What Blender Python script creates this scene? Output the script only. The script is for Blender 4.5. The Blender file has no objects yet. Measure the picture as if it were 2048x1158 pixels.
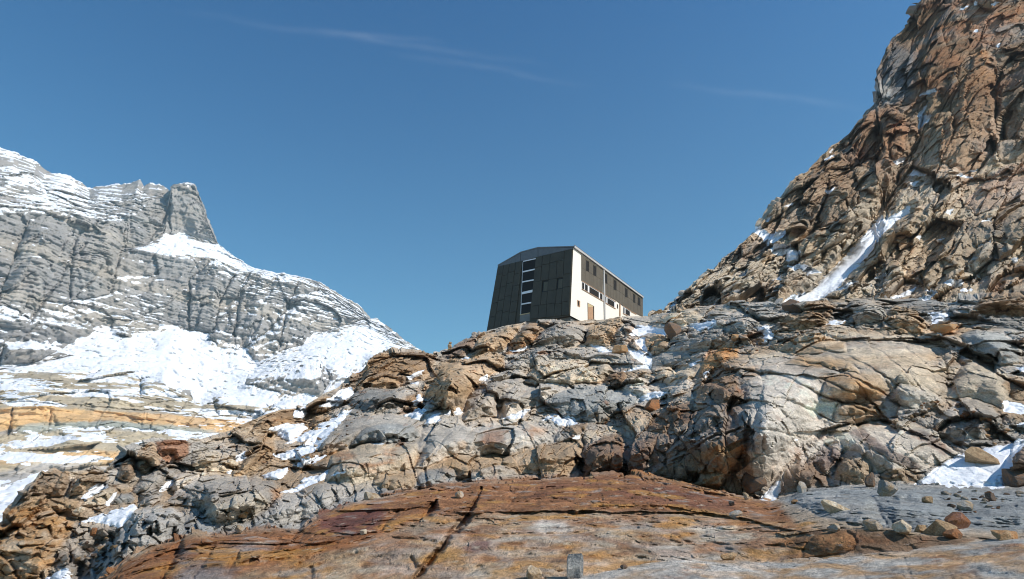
import bpy, bmesh, math, random
import numpy as np
from concurrent.futures import ThreadPoolExecutor
from mathutils import Vector, Matrix

Q = 1.15                     # grid density
F, CX, CY = 1300.0, 1024.0, 579.0
PITCH = math.radians(17.54)
CP, SP = math.cos(PITCH), math.sin(PITCH)
f32 = np.float32
scene = bpy.context.scene
COL = scene.collection
random.seed(7)
RNG = np.random.default_rng(11)

# ------------------------------------------------------------------ survey: sight lines <-> directions
def ang(u, v):
    x = (np.asarray(u, float) - CX) / F
    y = (CY - np.asarray(v, float)) / F
    Y = CP - y * SP
    Z = SP + y * CP
    return np.arctan2(x, Y), np.arctan2(Z, np.hypot(x, Y))

def pix(az, el):
    X = np.sin(az) * np.cos(el); Y = np.cos(az) * np.cos(el); Z = np.sin(el)
    fw = Y * CP + Z * SP
    up = -Y * SP + Z * CP
    fw = np.maximum(fw, 0.05)
    return CX + F * X / fw, CY - F * up / fw

def pixP(P):
    X, Y, Z = P[..., 0], P[..., 1], P[..., 2]
    fw = np.maximum(Y * CP + Z * SP, 0.05)
    up = -Y * SP + Z * CP
    return CX + F * X / fw, CY - F * up / fw

def ray(u, v):
    x = (u - CX) / F; y = (CY - v) / F
    return np.array([x, CP - y * SP, SP + y * CP])

def at_dist(u, v, r):
    d = ray(u, v)
    return d * (r / math.hypot(d[0], d[1]))

def at_height(u, v, z):
    d = ray(u, v)
    return d * (z / d[2])

# ------------------------------------------------------------------ noise
POOL = ThreadPoolExecutor(4)
def par(fn, *arrs):
    n = arrs[0].shape[0]
    ch = 40000
    parts = list(POOL.map(lambda i: fn(*[a[i:i + ch] for a in arrs]), range(0, n, ch)))
    if isinstance(parts[0], tuple):
        return tuple(np.concatenate([p[k] for p in parts]) for k in range(len(parts[0])))
    return np.concatenate(parts)

def hsh(ix, iy, iz, seed):
    h = (ix.astype(np.uint32) * np.uint32(374761393) + iy.astype(np.uint32) * np.uint32(668265263)
         + iz.astype(np.uint32) * np.uint32(2147483647) + np.uint32((seed * 974634777) & 0xffffffff))
    h ^= h >> np.uint32(13); h *= np.uint32(1274126177); h ^= h >> np.uint32(16)
    h *= np.uint32(2246822519); h ^= h >> np.uint32(13)
    return h

def _u(h):
    return (h & np.uint32(0xffff)).astype(f32) * f32(1 / 65535.0)

GR = RNG.normal(size=(256, 3)).astype(f32)
GR /= np.linalg.norm(GR, axis=1, keepdims=True)

def _perlin(P, seed):
    Pi = np.floor(P); fr = (P - Pi).astype(f32); Pi = Pi.astype(np.int32)
    w = fr * fr * fr * (fr * (fr * 6 - 15) + 10)
    out = np.zeros(P.shape[0], f32)
    for dx in (0, 1):
        wx = w[:, 0] if dx else 1 - w[:, 0]
        for dy in (0, 1):
            wy = w[:, 1] if dy else 1 - w[:, 1]
            for dz in (0, 1):
                wz = w[:, 2] if dz else 1 - w[:, 2]
                g = GR[hsh(Pi[:, 0] + dx, Pi[:, 1] + dy, Pi[:, 2] + dz, seed) & np.uint32(255)]
                d = g[:, 0] * (fr[:, 0] - dx) + g[:, 1] * (fr[:, 1] - dy) + g[:, 2] * (fr[:, 2] - dz)
                out += wx * wy * wz * d
    return out * 1.6

def noise(P, scale, seed, octv=1, gain=0.5, ridged=False):
    """fractal noise, about -1..1; scale = feature size"""
    def fn(p):
        s = np.zeros(p.shape[0], f32); a = 1.0; fq = 1.0 / scale; tot = 0
        for o in range(octv):
            n = _perlin(p * fq + o * 17.3, seed + o * 13)
            if ridged: n = 1 - 2 * np.abs(n)
            s += a * n; tot += a; a *= gain; fq *= 2.03
        return s / tot ** 0.5 if not ridged else s / tot
    return par(fn, P)

def voronoi(P, scale, seed, jit=0.95):
    """F1, F2, id-hash(0..1), offset vector to the cell's seed (units of scale)"""
    def fn(p):
        p = p * (1.0 / scale)
        Pi = np.floor(p).astype(np.int32); fr = (p - Pi).astype(f32)
        n = p.shape[0]
        f1 = np.full(n, 9, f32); f2 = np.full(n, 9, f32)
        idh = np.zeros(n, np.uint32); ov = np.zeros((n, 3), f32)
        for dx in (-1, 0, 1):
            for dy in (-1, 0, 1):
                for dz in (-1, 0, 1):
                    h = hsh(Pi[:, 0] + dx, Pi[:, 1] + dy, Pi[:, 2] + dz, seed)
                    h2 = h * np.uint32(2654435761); h3 = h2 ^ (h >> np.uint32(7)) * np.uint32(2246822519)
                    vx = dx + 0.5 + (_u(h) - 0.5) * jit - fr[:, 0]
                    vy = dy + 0.5 + (_u(h2 >> np.uint32(9)) - 0.5) * jit - fr[:, 1]
                    vz = dz + 0.5 + (_u(h3 >> np.uint32(5)) - 0.5) * jit - fr[:, 2]
                    d = np.sqrt(vx * vx + vy * vy + vz * vz)
                    c = d < f1
                    f2 = np.where(c, f1, np.minimum(f2, d))
                    f1 = np.where(c, d, f1)
                    idh = np.where(c, h3, idh)
                    ov[:, 0] = np.where(c, vx, ov[:, 0]); ov[:, 1] = np.where(c, vy, ov[:, 1]); ov[:, 2] = np.where(c, vz, ov[:, 2])
        return f1, f2, idh, ov
    return par(fn, P)

def rnd(idh, k):
    h = idh * np.uint32(2654435761 + 2 * k * 40503) ; h ^= h >> np.uint32(15); h *= np.uint32(2246822519); h ^= h >> np.uint32(13)
    return _u(h)

def sstep(a, b, x):
    t = np.clip((x - a) / (b - a), 0, 1)
    return t * t * (3 - 2 * t)

def blocks(P, scale, seed, tilt=0.5, crack=0.12, cw=0.08, step=0.5, dome=0.0):
    """fractured rock: flat tilted blocks with open joints; about -0.5..0.5 (units of scale), + joint mask + id"""
    f1, f2, idh, ov = voronoi(P, scale, seed)
    e = f2 - f1
    h = (rnd(idh, 1) - 0.5) * step
    for k in range(3):
        h = h + ov[:, k] * (rnd(idh, 2 + k) - 0.5) * 2 * tilt
    # round the shoulders
    sh = -0.05 * (1 - np.clip(e / 0.14, 0, 1)) ** 2
    ck = np.exp(-(e / cw) ** 2)
    if dome: sh = sh - dome * np.clip(f1, 0, .9) ** 2
    return (h + sh - crack * ck).astype(f32), ck, rnd(idh, 9)

# ------------------------------------------------------------------ outlines on the survey
def _resamp(poly):
    return np.asarray(poly, f32)

def psdf(poly, U, V):
    """signed distance to outline, + inside"""
    p = np.asarray(poly, f32); n = len(p)
    d = np.full(U.shape, 1e9, f32); ins = np.zeros(U.shape, bool)
    for i in range(n):
        a, b = p[i], p[(i + 1) % n]
        ex, ey = b - a
        wx, wy = U - a[0], V - a[1]
        t = np.clip((wx * ex + wy * ey) / (ex * ex + ey * ey + 1e-9), 0, 1)
        dx, dy = wx - t * ex, wy - t * ey
        d = np.minimum(d, dx * dx + dy * dy)
        if abs(ey) > 1e-6:
            c = ((a[1] > V) != (b[1] > V)) & (U < ex * (V - a[1]) / ey + a[0])
            ins ^= c
    d = np.sqrt(d)
    return np.where(ins, d, -d)

def ldist(line, U, V):
    """distance to an open line, its position along it (0..1) and the side sign"""
    p = np.asarray(line, f32)
    d = np.full(U.shape, 1e9, f32); sd = np.zeros(U.shape, f32); tt = np.zeros(U.shape, f32)
    L = np.r_[0, np.cumsum(np.hypot(*(np.diff(p, axis=0).T)))]
    for i in range(len(p) - 1):
        a, b = p[i], p[i + 1]
        ex, ey = b - a
        wx, wy = U - a[0], V - a[1]
        t = np.clip((wx * ex + wy * ey) / (ex * ex + ey * ey + 1e-9), 0, 1)
        dx, dy = wx - t * ex, wy - t * ey
        q = np.sqrt(dx * dx + dy * dy)
        c = q < d
        d = np.where(c, q, d); sd = np.where(c, np.sign(ex * wy - ey * wx), sd)
        tt = np.where(c, (L[i] + t * (L[i + 1] - L[i])) / L[-1], tt)
    return d, sd, tt

def bbox_sel(poly, U, V, m):
    p = np.asarray(poly, f32)
    return np.nonzero((U > p[:, 0].min() - m) & (U < p[:, 0].max() + m) & (V > p[:, 1].min() - m) & (V < p[:, 1].max() + m))[0]

def col_extent(poly, U):
    """top and bottom of the outline in each column"""
    p = np.asarray(poly, f32); n = len(p)
    u0 = int(p[:, 0].min()) - 2; u1 = int(p[:, 0].max()) + 3
    us = np.arange(u0, u1)
    top = np.full(us.shape, 1e9); bot = np.full(us.shape, -1e9)
    for i in range(n):
        a, b = p[i], p[(i + 1) % n]
        lo, hi = (a, b) if a[0] <= b[0] else (b, a)
        c = (us >= lo[0] - .5) & (us <= hi[0] + .5)
        if hi[0] - lo[0] < 1e-6:
            ys = [lo[1], hi[1]]
        else:
            y = lo[1] + (hi[1] - lo[1]) * np.clip((us - lo[0]) / (hi[0] - lo[0]), 0, 1); ys = [y]
        for y in ys:
            top = np.where(c, np.minimum(top, y), top); bot = np.where(c, np.maximum(bot, y), bot)
    return np.interp(U, us, np.where(top > 1e8, p[:, 1].mean(), top)), np.interp(U, us, np.where(bot < -1e8, p[:, 1].mean(), bot))

# ------------------------------------------------------------------ terrain sheets
class Sheet:
    """a terrain surface given by surveyed contour lines (u, v, distance)"""
    def __init__(self, az0, az1, ncol, lines, rows, near=False):
        self.W = W = int(ncol * Q)
        az = np.linspace(math.radians(az0), math.radians(az1), W)
        E = []; R = []
        for ln in lines:
            if callable(ln):
                e, r = ln(E[-1], R[-1], az)
            else:
                a = np.asarray(ln, float)
                aa, ee = ang(a[:, 0], a[:, 1])
                o = np.argsort(aa)
                e = np.interp(az, aa[o], ee[o]); r = np.interp(az, aa[o], a[o, 2])
                k = max(3, int(W * .004) | 1)
                ker = np.ones(k) / k
                r = np.convolve(np.pad(r, k // 2 + 8, mode='edge'), ker, 'same')[k // 2 + 8:-(k // 2 + 8)]
            E.append(e); R.append(r)
        self.lineE, self.lineR = E, R
        es, rs = [], []
        for i in range(len(lines) - 1):
            n = max(2, int(rows[i] * Q))
            e0, e1, r0, r1 = E[i], E[i + 1], R[i], R[i + 1]
            z0, z1 = r0 * np.tan(e0), r1 * np.tan(e1)
            m = (z1 - z0) / (r1 - r0)
            for j in range(n + (1 if i == len(lines) - 2 else 0)):
                t = j / n
                if i == 0 and near: t = 1 - (1 - t) ** 2.6
                e = e0 + (e1 - e0) * t
                den = np.tan(e) - m
                with np.errstate(all='ignore'):
                    ra = (z0 - m * r0) / den
                rl = r0 + (r1 - r0) * t
                el_l = np.arctan2(z0 + (z1 - z0) * t, rl)
                bad = (e1 <= e0 + 1e-5) | ~np.isfinite(ra) | (ra < r0 - 1e-3) | (ra > r1 + 1e-3)
                es.append(np.where(bad, el_l, e)); rs.append(np.where(bad, rl, ra))
        self.el = np.array(es, f32); self.r = np.array(rs, f32)
        self.H = self.el.shape[0]
        self.az = np.broadcast_to(az.astype(f32), self.el.shape).copy()
        U, V = pix(self.az.astype(float), self.el.astype(float))
        self.U = U.astype(f32).ravel(); self.V = V.astype(f32).ravel()
        self.bulk = np.zeros(self.U.shape, f32)          # shift towards the viewer's side, metres
        self.P0 = self.pos()
        # metres of depth per unit of the survey on the open slope
        gr = np.abs(np.gradient(self.r, axis=0)); gv = np.abs(np.gradient(V, axis=0)) + 1e-3
        self.G = (gr / gv).ravel().astype(f32)
        self.wob = None

    def pos(self):
        r = self.r.ravel() - self.bulk
        az, el = self.az.ravel(), self.el.ravel()
        return np.stack([np.sin(az) * r, np.cos(az) * r, np.tan(el) * r], 1).astype(f32)

    def jitter(self, amt, seed):
        k = np.stack([self.U, self.V * 1.3, np.zeros_like(self.U)], 1)
        self.ju = self.U + amt * noise(k, 60, seed, 3) + amt * .5 * noise(k, 14, seed + 3, 2)
        self.jv = self.V + amt * noise(k, 60, seed + 5, 3) + amt * .5 * noise(k, 14, seed + 8, 2)

    def rock(self, poly, amp=1.0, k=3.0, side=0.45, tint=None, tw=0.7, groove=0.6, mn=0.8, down=0.0):
        """one rock mass: steep front, receding top, rounded flanks"""
        idx = bbox_sel(poly, self.ju, self.jv, 14)
        if len(idx) < 4: return
        u, v = self.ju[idx], self.jv[idx]
        d = psdf(poly, u, v)
        p = np.asarray(poly)
        hw = .5 * min(np.ptp(p[:, 0]), np.ptp(p[:, 1]))
        top, bot = col_extent(poly, u)
        hgt = np.maximum(bot - top, 6)
        t = np.clip((bot - v) / hgt, 0, 1)
        rr = np.median(self.r.ravel()[idx])
        g = np.median(self.G[idx][d > 0]) if (d > 0).any() else 1
        g = np.clip(g, mn * rr / F, 8 * rr / F)
        w = max(4., hw * side * 2)
        s = np.sqrt(np.clip(1 - (1 - np.clip(d / w, 0, 1)) ** 2, 0, 1))
        b = g * np.minimum(hgt, 4 * hw) * (t - t ** k) * s * min(amp * .78, 1.05)
        b = b + down * s
        out = -groove * rr / F * 18 * np.exp(-(np.maximum(-d, 0) / 4.) ** 2) * (d < 0)
        self.bulk[idx] += np.where(d > 0, b, out).astype(f32)
        if tint is not None:
            m = sstep(-3, 5, d) * tw
            self.tint(idx, m, tint)

    def tint(self, idx, m, name):
        c = PAL[name] if isinstance(name, str) else name
        self.col[idx] = self.col[idx] * (1 - m[:, None]) + np.asarray(c, f32) * m[:, None]

    def paint(self, poly, name, w=0.7, soft=12, nz=0.0, seed=1):
        idx = bbox_sel(poly, self.ju, self.jv, soft + 4)
        if len(idx) == 0: return
        d = psdf(poly, self.ju[idx], self.jv[idx])
        m = sstep(-soft, soft, d) * w
        if nz > 0:
            n = noise(self.P0[idx] * np.array([1, 1, 2.5], f32), nz, seed, 4)
            m = m * sstep(-.35, .35, n)
        self.tint(idx, m.astype(f32), name)

    def crack(self, line, depth, width, taper=True):
        p = np.asarray(line)
        idx = bbox_sel(line, self.ju, self.jv, width * 4)
        d, s, t = ldist(line, self.ju[idx], self.jv[idx])
        w = width * (np.clip(4 * np.minimum(t, 1 - t), .15, 1) if taper else 1)
        self.bulk[idx] -= (depth * np.exp(-(d / w) ** 2)).astype(f32)

    def ledge(self, line, h, fade, sgn=1):
        """the ground on one side of the line stands proud by h, dying out over fade"""
        idx = bbox_sel(line, self.ju, self.jv, fade * 2.2)
        d, s, t = ldist(line, self.ju[idx], self.jv[idx])
        e = np.clip(8 * np.minimum(t, 1 - t), 0, 1)
        m = sstep(-1.2, 1.2, s * sgn * d) * np.exp(-d / fade) * e
        self.bulk[idx] += (h * m).astype(f32)

    def normals(self, P):
        G = P.reshape(self.H, self.W, 3)
        du = np.gradient(G, axis=1); dv = np.gradient(G, axis=0)
        n = np.cross(du, dv).reshape(-1, 3)
        n /= (np.linalg.norm(n, axis=1, keepdims=True) + 1e-9)
        return n.astype(f32)

    def relief(self, disp, N, keep=.25, cap=3.5):
        """push the surface out by disp (metres along its normal), mostly level, towards the open side"""
        P = self.Pbs; r = np.hypot(P[:, 0], P[:, 1])[:, None]; L = np.linalg.norm(P, axis=1, keepdims=True)
        c = -(N * P / L).sum(1)
        g = 1 / np.clip(c, 1 / cap, 1)
        ok = sstep(-.05, .12, c)
        m = (disp * g * (1 - keep) * ok)[:, None]
        k = (disp * (keep + (1 - keep) * (1 - ok)))[:, None]
        return (P - P / L * m + N * k).astype(f32)

    def blur(self, A, ky, kx, it=2):
        G = A.reshape(self.H, self.W, -1).astype(np.float64)
        for _ in range(it):
            for ax, k in ((0, ky), (1, kx)):
                if k < 1: continue
                pad = [(0, 0)] * 3; pad[ax] = (k + 1, k)
                C = np.cumsum(np.pad(G, pad, mode='edge'), axis=ax)
                n = G.shape[ax]
                sl = lambda a, b: tuple(slice(a, b) if i == ax else slice(None) for i in range(3))
                G = (C[sl(2 * k + 1, 2 * k + 1 + n)] - C[sl(0, n)]) / (2 * k + 1)
        return G.reshape(A.shape).astype(f32)

    def along(self, P, k, R, fy):
        """joint sets follow the hillside: distance along the slope, height and depth, scaled by how far off the brow stands"""
        s = np.clip(R / self.lineR[k], .6, 2.2); n = max(3, self.W // 10) | 1
        s = np.convolve(np.pad(s, n, mode='edge'), np.ones(n) / n, 'same')[n:-n]
        s = np.tile(s, self.H)
        az = np.arctan2(P[:, 0], P[:, 1]); r = np.hypot(P[:, 0], P[:, 1])
        return np.stack([az * R, r * s * fy, P[:, 2] * s], 1).astype(f32)

    def zbuf(self, P):
        u, v = pixP(P)
        r = np.linalg.norm(P, axis=1)
        o = np.argsort(-r)
        ui = (u[o] / 2).astype(int); vi = (v[o] / 2).astype(int)
        ok = (ui >= 0) & (ui < 1024) & (vi >= 0) & (vi < 579)
        B = np.full((579, 1024), -1, np.int64)
        B[vi[ok], ui[ok]] = o[ok]
        self.Z = B
    def hit(self, u, v):
        ui, vi = int(u / 2), int(v / 2)
        best = -1
        for k in range(0, 6):
            a = self.Z[max(0, vi - k):vi + k + 1, max(0, ui - k):ui + k + 1]
            a = a[a >= 0]
            if len(a):
                return int(a[np.argmin(np.linalg.norm(self.P[a], axis=1))])
        return None

def grid_mesh(name, P, H, W, mat, attrs, mask=None, side=1, smooth=True):
    """one surface from a grid of points; mask keeps only some cells"""
    i = np.arange(H * W).reshape(H, W)
    q = np.stack([i[:-1, :-1], i[:-1, 1:], i[1:, 1:], i[1:, :-1]], -1).reshape(-1, 4)
    if mask is not None:
        mm = mask.reshape(H, W)
        k = ((mm[:-1, :-1].astype(int) + mm[:-1, 1:] + mm[1:, 1:] + mm[1:, :-1]) >= 2).ravel()
        if side < 0: k = ~k
        q = q[k]
        used = np.unique(q)
        remap = np.zeros(H * W, np.int64); remap[used] = np.arange(len(used))
        q = remap[q]; P = P[used]
        attrs = {n: a[used] for n, a in attrs.items()}
    me = bpy.data.meshes.new(name)
    me.vertices.add(len(P)); me.vertices.foreach_set('co', P.astype(f32).ravel())
    me.loops.add(q.size); me.loops.foreach_set('vertex_index', q.astype(np.int32).ravel())
    me.polygons.add(len(q)); me.polygons.foreach_set('loop_start', np.arange(0, q.size, 4, dtype=np.int32))
    me.polygons.foreach_set('use_smooth', np.full(len(q), smooth))
    me.update(calc_edges=True)
    for n, a in attrs.items():
        if a.ndim == 2:
            at = me.attributes.new(n, 'FLOAT_COLOR', 'POINT')
            at.data.foreach_set('color', np.concatenate([a, np.ones((len(a), 1))], 1).astype(f32).ravel())
        else:
            at = me.attributes.new(n, 'FLOAT', 'POINT')
            at.data.foreach_set('value', a.astype(f32).ravel())
    me.materials.append(mat)
    o = bpy.data.objects.new(name, me); COL.objects.link(o)
    return o

def lin(r, g, b, k=0.98):
    c = np.array([r, g, b]) / 255.
    return (np.where(c < .04045, c / 12.92, ((c + .055) / 1.055) ** 2.4) * k).astype(f32)

PAL = dict(grey=lin(172, 168, 162), lgrey=lin(198, 193, 185), cream=lin(216, 202, 180), tan=lin(184, 156, 122), dtan=lin(150, 122, 92),
           rust=lin(164, 108, 66), drust=lin(124, 82, 52), purple=lin(116, 74, 70), blue=lin(150, 157, 160), dblue=lin(112, 118, 122),
           orange=lin(192, 140, 92), brown=lin(128, 98, 74), dbrown=lin(108, 86, 70), white=lin(222, 214, 204), dark=lin(92, 88, 84),
           ochre=lin(200, 148, 82), pink=lin(170, 126, 108), plum=lin(120, 98, 92))
# =================================================================== THE NEAR SLOPE (camera to hut)
SKY_A = [(-700,960,33),(-200,1010,30),(0,1046,29),(30,1015,29.5),(60,975,30),(75,952,30.5),(110,938,31.5),(150,942,32),(160,940,32.2),(190,936,32.8),(215,944,33.4),
    (225,930,33.8),(235,922,34.2),(280,892,36.5),(310,880,37.5),(345,876,38.5),(375,880,39.5),(400,874,40.5),(475,851,44.5),(525,828,48),(562,816,51),
    (612,812,55),(637,793,57),(675,772,60),(690,753,61.5),(720,738,64),(737,718,65.5),(762,706,68),(811,703,71),(880,704,75),(905,695,78),
    (940,675,82),(975,657,86),(1015,646,88),(1050,641,89),(1150,640,89),(1190,635,90),(1240,628,90),(1262,633,90),(1300,634,88),
    (1325,622,86),(1365,618,82),(1450,602,74),(1540,598,69),(1580,600,67),(1650,597,65),(1750,590,64),(1850,600,62),(1950,598,61),
    (2048,588,61),(2500,560,62),(2900,540,63)]
LA = [
 [(-900,1900,2.6),(0,1900,2.6),(1024,1900,2.6),(2048,1900,2.6),(2900,1900,2.6)],
 [(-700,1500,7),(0,1420,7.5),(600,1300,8),(1000,1200,8.5),(1149,1158,9),(1244,1138,9.5),(1349,1119,10),(1486,1119,10.3),(1536,1127,10.3),
  (1686,1115,10.5),(1811,1103,10.8),(1911,1088,11),(2048,1073,11.2),(2500,1040,11.5),(2900,1020,12)],
 [(-700,1480,7.6),(0,1400,8.1),(600,1285,8.6),(1000,1190,9.0),(1149,1160,9.6),(1244,1143,10.4),(1349,1125,11),(1486,1125,11.3),(1536,1132,11.2),
  (1686,1121,11.3),(1811,1108,11.6),(1911,1092,11.8),(2048,1076,11.9),(2500,1043,12.2),(2900,1023,12.7)],
 [(-700,1380,10),(0,1300,10.5),(250,1180,11),(400,1130,12),(600,1110,12.5),(800,1080,13),(1200,1060,13.5),(1400,1062,13.6),(1500,1064,13.2),(1561,1066,12.9),
  (1600,1066,12.5),(1636,1063,12.2),(1686,1059,11.9),(1774,1058,12.0),(1861,1072,12.1),(1971,1074,12.3),(2048,1070,12.8),(2500,1035,13.4),(2900,1015,14)],
 [(-700,1330,14),(0,1230,14),(150,1195,14),(215,1156,14.5),(250,1118,15),(300,1088,15.5),(350,1080,16),(390,1064,16),(430,1070,16.5),(520,1060,17),(600,1062,17.4),
  (640,1030,18.4),(690,1012,19.2),(760,996,20.2),(800,986,20.8),(880,969,22),(950,963,23),(1024,961,24),(1100,953,24.5),(1180,948,25),(1270,948,25),
  (1350,960,24),(1420,975,23),(1490,990,22.3),(1540,1000,21.8),(1580,988,21.6),(1610,976,21.6),(1730,972,22),(1800,972,22.5),(1900,972,23),(2048,976,23),(2500,960,24),(2900,950,25)],
 [(-700,1420,17),(0,1260,17),(150,1215,16.5),(215,1166,16.4),(250,1126,16.8),(300,1096,17.3),(350,1088,18),(390,1071,18),(430,1077,18.4),(520,1066,18.9),(600,1066,19.2),
  (640,1036,20.2),(690,1018,21),(760,1002,22),(800,992,22.6),(880,976,24),(950,970,25),(1024,968,26),(1100,960,26.5),(1180,956,27),(1270,956,27),
  (1350,968,26),(1420,983,25),(1490,998,24.3),(1540,1008,23.8),(1580,996,23.6),(1610,983,23.6),(1730,978,24),(1800,977,24.5),(1900,976,25),(2048,980,25),(2500,966,26),(2900,955,27)],
 [(-700,1360,24),(0,1192,24),(150,1178,21),(215,1164,19),(250,1120,19.5),(300,1090,20),(350,1082,21),(390,1066,21),(430,1070,21.4),(520,1058,22),(600,1058,22.5),
  (640,1030,23),(690,1012,24),(760,996,25),(800,986,25.6),(880,970,27),(950,963,28),(1024,961,29),(1100,953,29.5),(1180,950,30),(1270,950,30),
  (1350,962,29),(1420,977,28),(1490,992,27.3),(1540,1000,26.8),(1580,990,26.6),(1610,978,26.6),(1730,972,27),(1800,971,27.5),(1900,970,28),(2048,974,28),(2500,960,29),(2900,950,30)],
 [(-700,1150,27),(0,1095,26),(150,1038,26.5),(300,987,28.5),(500,950,32),(700,900,36),(860,852,40),(1000,838,43),(1160,850,42),(1300,830,41),(1400,792,40),
  (1500,765,40),(1700,765,39),(1900,805,37),(2048,825,37),(2500,815,37),(2900,800,37)],
 [(-700,1010,31),(-200,1040,28.6),(0,1068,27.7),(60,1003,28.6),(150,963,29.8),(250,933,32),(350,908,35),(500,880,41),(600,852,47),(700,803,54),(800,768,58),(900,748,61),(1000,738,63),
  (1160,737,62),(1300,740,59),(1400,704,55),(1500,688,52),(1700,660,50),(1850,682,47.5),(1950,664,48),(2048,682,47),(2500,690,47),(2900,680,47)],
 SKY_A,
 lambda e, r, az: (np.arctan2(np.where(az < math.radians(-4), r * np.tan(e) - 9, r * np.tan(e) - 0.4), r + 45), r + 45),
 lambda e, r, az: (np.arctan2(r * np.tan(e) - 60, r + 90), r + 90),
]
rows_A = [110, 14, 40, 96, 6, 10, 150, 120, 110, 26, 10]
A = Sheet(-53, 53, 1300, LA, rows_A, True)
A.jitter(5.0, 3)
A.G = A.G
pos0 = A.P0

# ---- what the stone is made of: broad veins of grey, tan, cream and rust
n1 = noise(pos0 * np.array([1, .8, 2.2], f32), 9, 21, 4); n2 = noise(pos0 * np.array([1, .9, 2.5], f32), 4.5, 25, 4); n3 = noise(pos0, 14, 28, 3)
A.col = np.tile(PAL['grey'], (len(pos0), 1)).astype(f32)
def mixin(S, m, name):
    c = PAL[name]; S.col = S.col * (1 - m[:, None]) + c * m[:, None]
mixin(A, sstep(-.1, .45, n1) * .75, 'tan')
mixin(A, sstep(.1, .55, n2) * .7, 'cream')
mixin(A, sstep(.2, .6, -n1) * .4, 'blue')
mixin(A, sstep(.35, .7, n3) * .35, 'dtan')
mixin(A, sstep(.0, .5, noise(pos0, 6.5, 29, 3)) * .5, 'lgrey')

V_slab = np.zeros(len(pos0), f32)
SLAB = [(-900,1900),(-700,1340),(0,1235),(150,1200),(215,1157),(250,1119),(300,1089),(350,1081),(390,1063),(430,1070),(520,1059),(600,1062),(640,1030),(690,1012),(760,996),(800,986),(880,969),
    (950,963),(1024,961),(1100,953),(1180,948),(1270,948),(1350,960),(1420,975),(1490,990),(1540,1000),(1580,988),(1610,976),(1730,972),(1800,972),(1900,972),(2048,976),(2500,960),(2900,950),(2900,1900)]
rowid = np.repeat(np.arange(A.H), A.W)
slab_row = sum(rows_A[:5])
A.slab = ((rowid < int(slab_row * Q))).astype(f32)
A.slab = np.clip(A.slab, 0, 1)

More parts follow.
